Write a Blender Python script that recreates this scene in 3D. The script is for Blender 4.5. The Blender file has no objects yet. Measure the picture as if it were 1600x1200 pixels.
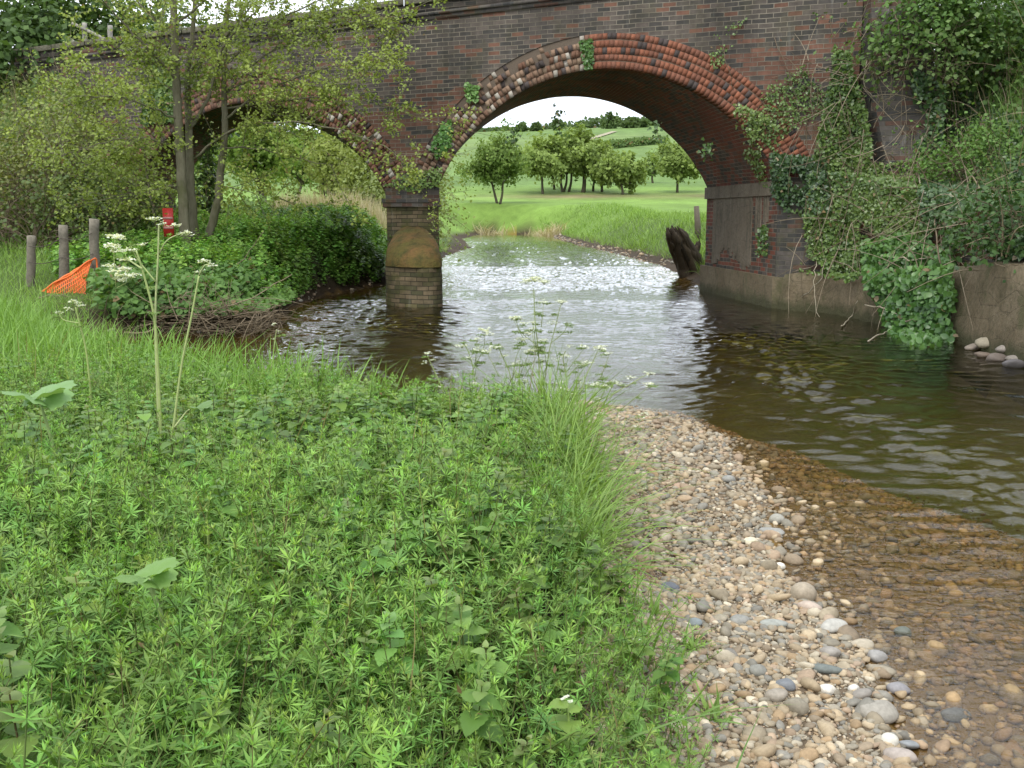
import bpy, math, random
import numpy as np
from mathutils import Vector
R = math.radians
rng = np.random.default_rng(7)
random.seed(7)
scn = bpy.context.scene
COL = scn.collection

# ---------------------------------------------------------------- camera
CAMH, PITCH, F = 1.45, 9.3, 1600.0
cam_d = bpy.data.cameras.new("camera")
cam_d.sensor_width = 36.0
cam_d.lens = 36.0
cam_d.clip_start = 0.05
cam_d.clip_end = 6000
cam = bpy.data.objects.new("camera", cam_d)
COL.objects.link(cam)
cam.location = (0, 0, CAMH)
cam.rotation_euler = (R(90 - PITCH), 0, 0)
scn.camera = cam
SP, CP = math.sin(R(PITCH)), math.cos(R(PITCH))

def ray(px, py):
    a, b = (px - 800) / F, (600 - py) / F
    return a, CP + b * SP, -SP + b * CP
def P(px, py, z=0.0):
    """point of the horizontal plane z that the photograph shows at this pixel"""
    x, y, d = ray(px, py)
    t = (z - CAMH) / d
    return np.array((x * t, y * t, z))
def PY(px, py, Y):
    x, y, d = ray(px, py)
    t = Y / y
    return np.array((x * t, Y, CAMH + d * t))

# ---------------------------------------------------------------- scene helpers
def link(o, parent=None):
    COL.objects.link(o)
    if parent is not None:
        o.parent = parent
    return o
def tag(o, label=None, cat=None, group=None, kind=None):
    if label: o["label"] = label
    if cat: o["category"] = cat
    if group: o["group"] = group
    if kind: o["kind"] = kind
    return o
def thing(name, loc, label, cat, group=None):
    o = bpy.data.objects.new(name, None)
    o.empty_display_size = 0.2
    o.location = [float(c) for c in loc]
    link(o)
    return tag(o, label, cat, group)

def mk(name, V, Fs, mat, parent=None, col=None, uv=None, smooth=False, base=None):
    """one mesh object out of arrays; V is in world space"""
    V = np.asarray(V, dtype=np.float64)
    if not isinstance(Fs, (list, tuple)):
        Fs = [Fs]
    Fs = [np.asarray(f, dtype=np.int64) for f in Fs if len(f)]
    off = np.zeros(3)
    if parent is not None:
        off = np.array(parent.location)
        if parent.parent is not None:
            off = off + np.array(parent.parent.location)
    elif base is not None:
        off = np.array(base, dtype=float)
    me = bpy.data.meshes.new(name)
    n = len(V)
    me.vertices.add(n)
    me.vertices.foreach_set("co", (V - off).astype(np.float32).ravel())
    loops = np.concatenate([f.ravel() for f in Fs])
    starts, tot = [], 0
    for f in Fs:
        starts.append(np.arange(len(f)) * f.shape[1] + tot)
        tot += f.size
    starts = np.concatenate(starts)
    me.loops.add(tot)
    me.polygons.add(len(starts))
    me.loops.foreach_set("vertex_index", loops.astype(np.int32))
    me.polygons.foreach_set("loop_start", starts.astype(np.int32))
    if smooth:
        me.polygons.foreach_set("use_smooth", np.ones(len(starts), dtype=bool))
    if col is not None:
        at = me.color_attributes.new("col", 'FLOAT_COLOR', 'POINT')
        c = np.ones((n, 4), dtype=np.float32)
        c[:, :3] = col
        at.data.foreach_set("color", c.ravel())
    if uv is not None:
        ul = me.uv_layers.new(name="UVMap")
        ul.data.foreach_set("uv", np.asarray(uv, dtype=np.float32)[loops].ravel())
    me.materials.append(mat)
    me.update()
    me.validate()
    o = bpy.data.objects.new(name, me)
    if parent is None and base is not None:
        o.location = off
    return link(o, parent)

class Acc:
    """collects pieces that become one mesh"""
    def __init__(s):
        s.V, s.F, s.C, s.U, s.n = [], {}, [], [], 0
    def add(s, V, Fs, col=None, uv=None):
        V = np.asarray(V, dtype=np.float64)
        if not isinstance(Fs, (list, tuple)): Fs = [Fs]
        for f in Fs:
            f = np.asarray(f)
            if len(f): s.F.setdefault(f.shape[1], []).append(f + s.n)
        s.V.append(V)
        if col is not None:
            c = np.asarray(col, dtype=float)
            s.C.append(np.broadcast_to(c, (len(V), 3)) if c.ndim == 1 else c)
        if uv is not None: s.U.append(np.asarray(uv, dtype=float))
        s.n += len(V)
        return s
    def build(s, name, mat, parent=None, smooth=False, base=None):
        return mk(name, np.concatenate(s.V), [np.concatenate(f) for f in s.F.values()], mat, parent,
                  np.concatenate(s.C) if s.C else None, np.concatenate(s.U) if s.U else None, smooth, base)

def inst(pv, pf, M, T):
    """copies of a small shape: M (n,3,3), T (n,3)"""
    n, k = len(T), len(pv)
    V = np.einsum('nij,kj->nki', M, pv) + T[:, None, :]
    off = (np.arange(n) * k)
    Fs = [(np.asarray(f)[None] + off[:, None, None]).reshape(-1, np.asarray(f).shape[1]) for f in pf]
    return V.reshape(-1, 3), Fs
def rotz(a):
    c, s, o, i = np.cos(a), np.sin(a), np.zeros_like(a), np.ones_like(a)
    return np.stack([np.stack([c, -s, o], -1), np.stack([s, c, o], -1), np.stack([o, o, i], -1)], -2)
def rotx(a):
    c, s, o, i = np.cos(a), np.sin(a), np.zeros_like(a), np.ones_like(a)
    return np.stack([np.stack([i, o, o], -1), np.stack([o, c, -s], -1), np.stack([o, s, c], -1)], -2)
def roty(a):
    c, s, o, i = np.cos(a), np.sin(a), np.zeros_like(a), np.ones_like(a)
    return np.stack([np.stack([c, o, s], -1), np.stack([o, i, o], -1), np.stack([-s, o, c], -1)], -2)
def rrot(n, tilt, r=None):
    r = r or rng
    return rotz(r.uniform(0, 6.283, n)) @ rotx(r.normal(0, tilt, n)) @ roty(r.normal(0, tilt, n))
def frame_to(nrm, r=None):
    """matrices whose z axis is nrm, spun at random about it"""
    r = r or rng
    nrm = nrm / np.maximum(np.linalg.norm(nrm, axis=1, keepdims=True), 1e-9)
    ref = r.normal(size=nrm.shape)
    x = np.cross(ref, nrm); x /= np.maximum(np.linalg.norm(x, axis=1, keepdims=True), 1e-9)
    y = np.cross(nrm, x)
    return np.stack([x, y, nrm], -1)
def lerp(a, b, t):
    a, b = np.asarray(a, float), np.asarray(b, float)
    return a + (b - a) * np.asarray(t)[..., None]
def ss(a, b, x):
    t = np.clip((x - a) / (b - a), 0, 1)
    return t * t * (3 - 2 * t)

def tube(path, rad, sides=6, cap=True):
    path = np.asarray(path, float); n = len(path)
    rad = np.broadcast_to(np.asarray(rad, float), (n,))
    t = np.gradient(path, axis=0)
    t /= np.maximum(np.linalg.norm(t, axis=1, keepdims=True), 1e-9)
    ref = np.array((0.31, 0.95, 0.05)) if abs(t[0][2]) > .6 else np.array((0., 0., 1.))
    x = np.cross(np.broadcast_to(ref, t.shape), t); x /= np.maximum(np.linalg.norm(x, axis=1, keepdims=True), 1e-9)
    y = np.cross(t, x)
    a = np.linspace(0, 2 * math.pi, sides, endpoint=False)
    V = path[:, None] + rad[:, None, None] * (np.cos(a)[None, :, None] * x[:, None] + np.sin(a)[None, :, None] * y[:, None])
    i, j = np.meshgrid(np.arange(n - 1), np.arange(sides), indexing='ij')
    j2 = (j + 1) % sides
    Fq = np.stack([i * sides + j, i * sides + j2, (i + 1) * sides + j2, (i + 1) * sides + j], -1).reshape(-1, 4)
    Fs = [Fq]
    if cap:
        Fs.append(np.array([list(range(sides))[::-1], [(n - 1) * sides + k for k in range(sides)]]))
    return V.reshape(-1, 3), Fs
def curve(pts, n=8):
    """a smooth path through the points"""
    pts = np.asarray(pts, float)
    if len(pts) < 3:
        return np.array([pts[0] + (pts[-1] - pts[0]) * t for t in np.linspace(0, 1, max(2, n // 2))])
    p = np.vstack([2 * pts[0] - pts[1], pts, 2 * pts[-1] - pts[-2]])
    out = []
    for i in range(1, len(p) - 2):
        for t in np.linspace(0, 1, n, endpoint=False):
            a, b, c, d = p[i - 1], p[i], p[i + 1], p[i + 2]
            out.append(.5 * ((2 * b) + (c - a) * t + (2 * a - 5 * b + 4 * c - d) * t * t + (3 * b - a - 3 * c + d) * t ** 3))
    out.append(pts[-1])
    return np.array(out)
def box(x0, x1, y0, y1, z0, z1):
    V = np.array([(x, y, z) for z in (z0, z1) for y in (y0, y1) for x in (x0, x1)], float)
    Fq = np.array([(0, 2, 3, 1), (4, 5, 7, 6), (0, 1, 5, 4), (2, 6, 7, 3), (0, 4, 6, 2), (1, 3, 7, 5)])
    return V, Fq
def fbm(x, y, seed=0, octs=4, f0=1.0, gain=.5):
    r = np.random.default_rng(seed)
    out = np.zeros_like(x); a = 1.0; f = f0
    for o in range(octs):
        for k in range(3):
            th = r.uniform(0, 6.283); ph = r.uniform(0, 6.283); ff = f * r.uniform(.75, 1.3)
            ph2 = r.uniform(0, 6.283)
            out += a / 3 * np.sin(ff * (x * math.cos(th) + y * math.sin(th)) + ph + 1.3 * np.sin(ff * .6 * (y * math.cos(th) - x * math.sin(th)) + ph2))
        a *= gain; f *= 2.1
    return out

# ---------------------------------------------------------------- materials
class NT:
    def __init__(s, name):
        s.m = bpy.data.materials.new(name); s.m.use_nodes = True
        s.t = s.m.node_tree; s.t.nodes.clear()
        s.out = s.t.nodes.new("ShaderNodeOutputMaterial")
    def n(s, typ, inp=None, **kw):
        nd = s.t.nodes.new(typ)
        for k, v in kw.items(): setattr(nd, k, v)
        for k, v in (inp or {}).items():
            sock = nd.inputs[k]
            if isinstance(v, bpy.types.NodeSocket): s.t.links.new(v, sock)
            elif isinstance(v, tuple) and len(v) == 3 and sock.type == 'RGBA': sock.default_value = (*v, 1)
            else: sock.default_value = v
        return nd
    def mix(s, fac, a, b, blend='MIX'):
        nd = s.t.nodes.new("ShaderNodeMix"); nd.data_type = 'RGBA'; nd.blend_type = blend
        for sock, v in ((nd.inputs[0], fac), (nd.inputs[6], a), (nd.inputs[7], b)):
            if isinstance(v, bpy.types.NodeSocket): s.t.links.new(v, sock)
            elif isinstance(v, tuple): sock.default_value = (*v, 1)
            else: sock.default_value = v
        return nd.outputs[2]
    def math(s, op, a, b=0.0, clamp=False):
        nd = s.t.nodes.new("ShaderNodeMath"); nd.operation = op; nd.use_clamp = clamp
        for sock, v in ((nd.inputs[0], a), (nd.inputs[1], b)):
            if isinstance(v, bpy.types.NodeSocket): s.t.links.new(v, sock)
            else: sock.default_value = v
        return nd.outputs[0]
    def ramp(s, fac, stops):
        nd = s.t.nodes.new("ShaderNodeValToRGB"); e = nd.color_ramp.elements
        while len(e) < len(stops): e.new(.5)
        for el, (p, c) in zip(e, stops):
            el.position = p; el.color = (*c, 1) if isinstance(c, tuple) else (c, c, c, 1)
        s.t.links.new(fac, nd.inputs[0])
        return nd.outputs[0]
    def noise(s, scale, detail=4, vec=None, rough=.55):
        i = {"Scale": scale, "Detail": detail, "Roughness": rough}
        if vec is not None: i["Vector"] = vec
        return s.n("ShaderNodeTexNoise", i).outputs["Fac"]
    def surf(s, sh, vol=None):
        s.t.links.new(sh, s.out.inputs["Surface"]); return s.m

def mat_leaf(name, trans=.3, rough=.45, spec=.25):
    k = NT(name)
    c = k.n("ShaderNodeAttribute", attribute_name="col").outputs["Color"]
    p = k.n("ShaderNodeBsdfPrincipled", {"Base Color": c, "Roughness": rough, "Specular IOR Level": spec})
    tc = k.mix(1.0, c, (1.25, 1.25, .55), 'MULTIPLY')
    t = k.n("ShaderNodeBsdfTranslucent", {"Color": tc})
    mx = k.n("ShaderNodeMixShader", {0: trans, 1: p.outputs[0], 2: t.outputs[0]})
    return k.surf(mx.outputs[0])
def mat_attr(name, rough=.8, nscale=20., namt=.5, bump=.3, bdist=.01, spec=.3):
    """per-vertex colour broken up by noise"""
    k = NT(name)
    c = k.n("ShaderNodeAttribute", attribute_name="col").outputs["Color"]
    g = k.n("ShaderNodeNewGeometry").outputs["Position"]
    nz = k.noise(nscale, 5, g, .65)
    dk = k.mix(1.0, c, k.ramp(nz, [(.25, 1 - namt), (.75, 1 + namt * .6)]), 'MULTIPLY')
    b = k.n("ShaderNodeBump", {"Strength": bump, "Distance": bdist, "Height": nz})
    p = k.n("ShaderNodeBsdfPrincipled", {"Base Color": dk, "Roughness": rough, "Normal": b.outputs[0], "Specular IOR Level": spec})
    return k.surf(p.outputs[0])
def mat_bark(name, c1, c2, scale=14.):
    k = NT(name)
    g = k.n("ShaderNodeNewGeometry").outputs["Position"]
    mp = k.n("ShaderNodeMapping", {"Vector": g, "Scale": (1., 1., .35)}).outputs[0]
    nz = k.noise(scale, 6, mp, .7)
    n2 = k.noise(3.0, 3, g)
    c = k.mix(k.ramp(nz, [(.3, 0.), (.7, 1.)]), c1, c2)
    c = k.mix(k.ramp(n2, [(.5, 0.), (.65, .55)]), c, (.075, .085, .025))
    b = k.n("ShaderNodeBump", {"Strength": .6, "Distance": .02, "Height": nz})
    p = k.n("ShaderNodeBsdfPrincipled", {"Base Color": c, "Roughness": .9, "Normal": b.outputs[0], "Specular IOR Level": .2})
    return k.surf(p.outputs[0])

def mat_brick(name, red=(.135, .07, .048), dark=(.055, .051, .046), mortar=(.3, .26, .2), boundary=None,
              darkness=.35, moss=.15, lime=.1, patch=None, bw=.218, rh=.071):
    """brickwork laid by UV in metres; boundary (z0, slope): blue-black brick above that line of the wall"""
    k = NT(name)
    uv = k.n("ShaderNodeUVMap").outputs[0]
    g = k.n("ShaderNodeNewGeometry").outputs["Position"]
    wob = k.n("ShaderNodeTexNoise", {"Vector": g, "Scale": 1.7, "Detail": 2.})
    wv = k.n("ShaderNodeVectorMath", {0: wob.outputs["Color"], 1: (.03, .03, 0.)}, operation='MULTIPLY').outputs[0]
    uvw = k.n("ShaderNodeVectorMath", {0: uv, 1: wv}, operation='ADD').outputs[0]
    br = k.n("ShaderNodeTexBrick", {"Vector": uvw, "Color1": (0, 0, 0), "Color2": (1, 1, 1), "Mortar": (.5, .5, .5), "Scale": 1.,
             "Mortar Size": .0065, "Mortar Smooth": .35, "Bias": 0., "Brick Width": bw, "Row Height": rh})
    sep = k.n("ShaderNodeSeparateColor", {0: br.outputs["Color"]}).outputs[0]
    isb = k.math('SUBTRACT', 1.0, br.outputs["Fac"], True)
    n1 = k.noise(1.3, 5, g, .6)
    n2 = k.noise(9., 4, g, .6)
    # how dark each brick is: its own random value against a threshold that moves with place
    thr = darkness
    if boundary:
        sx = k.n("ShaderNodeSeparateXYZ", {0: uv})
        lvl = k.math('SUBTRACT', sx.outputs[1], k.math('ADD', k.math('MULTIPLY', sx.outputs[0], boundary[1]), boundary[0]))
        lvl = k.math('ADD', lvl, k.math('MULTIPLY', k.math('SUBTRACT', n1, .5), 1.1))
        thr = k.math('ADD', k.math('MULTIPLY', k.ramp(k.math('ADD', k.math('MULTIPLY', lvl, .7), .5), [(.3, 0.), (.62, 1.)]), .6), darkness * .5)
    dk = k.math('LESS_THAN', sep, thr)
    rv = k.mix(k.math('FRACT', k.math('MULTIPLY', sep, 7.3)), red, tuple(np.array(red) * np.array((1.35, 1.3, 1.3))))
    dv = k.mix(k.math('FRACT', k.math('MULTIPLY', sep, 5.1)), dark, tuple(np.array(dark) * np.array((2.1, 1.85, 1.7))))
    bc = k.mix(dk, rv, dv)
    bc = k.mix(1.0, bc, k.ramp(n2, [(.25, .7), (.75, 1.2)]), 'MULTIPLY')
    if patch:
        bc = k.mix(k.ramp(k.noise(.9, 3, g), [(.5, 0.), (.6, .8)]), bc, patch)
    ms = k.mix(k.ramp(n1, [(.35, 0.), (.7, 1.)]), tuple(np.array(mortar) * .45), mortar)
    c = k.mix(isb, ms, bc)
    if moss:
        c = k.mix(k.math('MULTIPLY', k.ramp(k.noise(2.3, 6, g, .7), [(.5, 0.), (.66, 1.)]), moss), c, (.075, .075, .022))
    if lime:
        mp = k.n("ShaderNodeMapping", {"Vector": g, "Scale": (5., 5., .7)}).outputs[0]
        c = k.mix(k.math('MULTIPLY', k.ramp(k.noise(1.6, 5, mp, .7), [(.6, 0.), (.72, 1.)]), lime), c, (.5, .5, .46))
    gp = k.n("ShaderNodeMapping", {"Vector": g, "Scale": (.9, .9, .45)}).outputs[0]
    c = k.mix(1., c, k.ramp(k.noise(1.1, 6, gp, .7), [(.3, .55), (.5, .9), (.7, 1.18)]), 'MULTIPLY')
    h = k.math('ADD', isb, k.math('MULTIPLY', n2, .5))
    b = k.n("ShaderNodeBump", {"Strength": .7, "Distance": .012, "Height": h})
    p = k.n("ShaderNodeBsdfPrincipled", {"Base Color": c, "Roughness": .85, "Normal": b.outputs[0], "Specular IOR Level": .25})
    return k.surf(p.outputs[0])

M = {}
M['leaf'] = mat_leaf('leaf_green', .32)
M['leaf_far'] = mat_leaf('leaf_far', .3, .7, .1)
M['ivy'] = mat_leaf('ivy_leaf', .15, .32, .45)
M['petal'] = mat_leaf('white_petal', .35, .6, .1)
M['stem'] = mat_attr('plant_stem', .6, 40., .2, .1)
M['twig'] = mat_attr('dead_wood', .85, 35., .4, .4)
M['stone'] = mat_attr('pebble_stone', .72, 70., .28, .25, .004, .35)
M['rubble'] = mat_attr('ring_brick', .88, 60., .3, .2, .004, .2)
M['bark'] = mat_bark('smooth_bark', (.115, .105, .065), (.21, .19, .13))
M['bark_far'] = mat_bark('dark_bark', (.05, .042, .028), (.1, .085, .06))
M['wood'] = mat_attr('weathered_wood', .85, 30., .35, .5, .006)
M['brick_face'] = mat_brick('brick_face', boundary=(4.15, -.075), darkness=.5, moss=.2, lime=.12)
M['brick_barrel'] = mat_brick('brick_barrel', red=(.16, .055, .035), dark=(.05, .045, .04), darkness=.55, moss=.25, lime=.22, patch=(.17, .045, .028))
M['brick_dark'] = mat_brick('brick_dark', red=(.1, .06, .045), dark=(.06, .058, .055), mortar=(.2, .18, .14), darkness=.75, moss=.45, lime=.22)
M['brick_pier'] = mat_brick('brick_pier', red=(.125, .098, .058), dark=(.06, .058, .03), mortar=(.05, .043, .026), darkness=.5, moss=.9, lime=.1)
M['brick_wing'] = mat_brick('brick_wing', red=(.15, .068, .042), dark=(.06, .055, .05), darkness=.5, moss=.8, lime=.1)

def mat_render(name, c1, c2, c3, st=(4., 4., .8), tide=False):
    k = NT(name)
    g = k.n("ShaderNodeNewGeometry").outputs["Position"]
    n1 = k.noise(1.6, 6, g, .65); n2 = k.noise(22., 5, g, .7)
    mp = k.n("ShaderNodeMapping", {"Vector": g, "Scale": st}).outputs[0]
    n3 = k.noise(1.4, 5, mp, .7)
    c = k.mix(k.ramp(n1, [(.35, 0.), (.65, 1.)]), c1, c2)
    c = k.mix(k.ramp(n3, [(.48, 0.), (.68, .85)]), c, c3)
    c = k.mix(1., c, k.ramp(n2, [(.25, .7), (.75, 1.18)]), 'MULTIPLY')
    vo = k.n("ShaderNodeTexVoronoi", {"Vector": k.n("ShaderNodeMapping", {"Vector": g, "Scale": (1.1, 1.1, 3.2)}).outputs[0], "Scale": 1.6}, feature='DISTANCE_TO_EDGE')
    crack = k.ramp(k.math('ADD', vo.outputs['Distance'], k.math('MULTIPLY', k.math('SUBTRACT', n2, .5), .05)), [(.0, .72), (.02, 1.)])
    c = k.mix(1., c, crack, 'MULTIPLY')
    if tide:
        z = k.n("ShaderNodeSeparateXYZ", {0: g}).outputs[2]
        zz = k.math('ADD', z, k.math('MULTIPLY', k.math('SUBTRACT', k.noise(3., 5, g, .7), .5), .35))
        c = k.mix(k.ramp(zz, [(.08, .85), (.2, 0.)]), c, (.05, .052, .024))
        c = k.mix(k.ramp(k.noise(2.2, 6, g, .75), [(.52, 0.), (.64, .75)]), c, (.085, .085, .04))
    b = k.n("ShaderNodeBump", {"Strength": .7, "Distance": .025, "Height": k.math('ADD', k.math('MULTIPLY', crack, .7), k.math('ADD', n2, k.math('MULTIPLY', n1, 2.)))})
    p = k.n("ShaderNodeBsdfPrincipled", {"Base Color": c, "Roughness": .85, "Normal": b.outputs[0], "Specular IOR Level": .25})
    return k.surf(p.outputs[0])
M['cement'] = mat_render('old_cement', (.15, .115, .07), (.2, .16, .105), (.09, .075, .042), (2.2, 2.2, 1.4), True)
M['plaster'] = mat_render('flaking_render', (.15, .12, .085), (.2, .165, .125), (.075, .07, .045))
M['mossy'] = mat_render('mossy_cap', (.085, .085, .018), (.15, .082, .03), (.04, .045, .013), (3., 3., 2.5))
M['coping'] = mat_render('coping_stone', (.11, .1, .07), (.17, .155, .115), (.06, .065, .03))
# ---------------------------------------------------------------- world and sun
w = bpy.data.worlds.new("World"); scn.world = w; w.use_nodes = True
nt = w.node_tree; nt.nodes.clear()
SUN_EL, SUN_AZ = R(52), R(200)          # behind the camera, a little to the left
sky = nt.nodes.new("ShaderNodeTexSky"); sky.sky_type = 'NISHITA'; sky.sun_disc = False
sky.sun_elevation = SUN_EL; sky.sun_rotation = SUN_AZ; sky.air_density = 1.0; sky.dust_density = 3.0
hs = nt.nodes.new("ShaderNodeHueSaturation"); hs.inputs["Saturation"].default_value = .28; hs.inputs["Value"].default_value = 1.0
nt.links.new(sky.outputs[0], hs.inputs["Color"])
tc = nt.nodes.new("ShaderNodeTexCoord")
mp = nt.nodes.new("ShaderNodeMapping"); mp.inputs["Scale"].default_value = (1.2, 1.2, 3.2)
nt.links.new(tc.outputs["Generated"], mp.inputs[0])
nz = nt.nodes.new("ShaderNodeTexNoise"); nz.inputs["Scale"].default_value = 1.8; nz.inputs["Detail"].default_value = 6
nt.links.new(mp.outputs[0], nz.inputs["Vector"])
rp = nt.nodes.new("ShaderNodeValToRGB"); rp.color_ramp.elements[0].position = .3; rp.color_ramp.elements[1].position = .75
rp.color_ramp.elements[0].color = (7.4, 8.2, 9.2, 1); rp.color_ramp.elements[1].color = (11.5, 12., 12.6, 1)
nt.links.new(nz.outputs["Fac"], rp.inputs[0])
mxs = nt.nodes.new("ShaderNodeMix"); mxs.data_type = 'RGBA'; mxs.inputs[0].default_value = .88   # cloud cover over the clear sky
nt.links.new(hs.outputs[0], mxs.inputs[6]); nt.links.new(rp.outputs[0], mxs.inputs[7])
bg = nt.nodes.new("ShaderNodeBackground"); bg.inputs["Strength"].default_value = .12
nt.links.new(mxs.outputs[2], bg.inputs[0])
wo = nt.nodes.new("ShaderNodeOutputWorld"); nt.links.new(bg.outputs[0], wo.inputs[0])
sd = bpy.data.lights.new("sun", 'SUN'); sd.energy = 1.2; sd.angle = R(25); sd.color = (1, .96, .88)
so = bpy.data.objects.new("sun", sd); COL.objects.link(so); so.location = (-6, -8, 30)
dv = Vector((math.sin(SUN_AZ) * math.cos(SUN_EL), math.cos(SUN_AZ) * math.cos(SUN_EL), math.sin(SUN_EL)))
so.rotation_euler = dv.to_track_quat('Z', 'Y').to_euler()

vs = scn.view_settings
scn.display_settings.display_device = 'sRGB'
vs.view_transform = 'Standard'; vs.look = 'None'; vs.exposure = 0.7; vs.gamma = 1.0; vs.use_curve_mapping = False
cy = scn.cycles
cy.max_bounces = 7; cy.diffuse_bounces = 3; cy.glossy_bounces = 3; cy.transmission_bounces = 4; cy.transparent_max_bounces = 10; cy.volume_bounces = 0
cy.caustics_reflective = False; cy.caustics_refractive = False
cy.use_denoising = True
try:
    cy.denoiser = 'OPENIMAGEDENOISE'; cy.denoising_input_passes = 'RGB_ALBEDO_NORMAL'
except Exception: pass
cy.sample_clamp_indirect = 6

# ---------------------------------------------------------------- the lie of the land
# outline of the water seen from above (x, y); class of the edge that starts at each point: G gravel, B earth bank, W wall
WATER = [(5.05, -4, 'W'), (5.05, 9.9, 'W'), (5.18, 12.1, 'W'), (4.75, 15.6, 'W'), (4.2, 16.4, 'W'), (3.8, 20.4, 'B'),
         (4.1, 24, 'B'), (4.45, 31, 'B'), (4.0, 43, 'B'), (3.3, 53, 'B'), (2.9, 68, 'B'), (3.2, 82, 'B'), (-2.5, 86, 'B'),
         (-3.2, 68, 'B'), (-1.9, 49, 'B'), (-2.4, 38.5, 'B'), (-2.3, 30, 'B'), (-2.55, 22.5, 'B'), (-3.5, 19, 'B'), (-3.4, 15.8, 'B'),
         (-3.15, 14, 'B'), (-3.2, 12.85, 'B'), (-4.3, 12.35, 'B'), (-4.85, 11.7, 'B'), (-4.7, 10.4, 'B'),
         (-3.2, 8.6, 'B'), (-1.8, 7.5, 'B'), (-.9, 6.8, 'B'), (-.25, 6.75, 'G'), (.25, 7.3, 'G'), (.5, 8.0, 'G'), (1.1, 7.45, 'G'), (1.38, 6.6, 'G'),
         (1.34, 5.77, 'G'), (1.3, 5.0, 'G'), (1.16, 4.5, 'G'), (1.1, 4.05, 'G'), (1.14, 3.73, 'G'), (1.16, 3.35, 'G'), (1.14, 3.04, 'G'),
         (1.07, 2.69, 'G'), (1.0, 1.5, 'G'), (.9, -4, 'W')]
WP = np.array([(a, b) for a, b, c in WATER]); WC = np.array([c for a, b, c in WATER])
def seg_d(x, y, a, b):
    d = b - a; L = (d ** 2).sum()
    t = np.clip(((x - a[0]) * d[0] + (y - a[1]) * d[1]) / L, 0, 1)
    return np.hypot(x - a[0] - t * d[0], y - a[1] - t * d[1])
def in_poly(x, y, poly):
    ins = np.zeros(x.shape, bool); n = len(poly)
    for i in range(n):
        (x0, y0), (x1, y1) = poly[i], poly[(i + 1) % n]
        c = ((y0 > y) != (y1 > y))
        with np.errstate(divide='ignore', invalid='ignore'):
            xi = (x1 - x0) * (y - y0) / (y1 - y0 + 1e-12) + x0
        ins ^= c & (x < xi)
    return ins
def dists(x, y):
    D = {'G': np.full(x.shape, 1e9), 'B': np.full(x.shape, 1e9), 'W': np.full(x.shape, 1e9)}
    for i in range(len(WP)):
        D[WC[i]] = np.minimum(D[WC[i]], seg_d(x, y, WP[i], WP[(i + 1) % len(WP)]))
    return D
BY = [-6, 11, 12.6, 13.5, 18, 25, 40, 60, 80, 100, 110, 122, 140, 200, 300, 450, 600, 900, 3000]
BZ = [.2, .2, .36, .46, .88, 1.15, 1.2, 1.42, 2.0, 2.95, 3.6, 4.6, 5.9, 11.5, 22, 37.5, 43, 41, 30]
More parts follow.
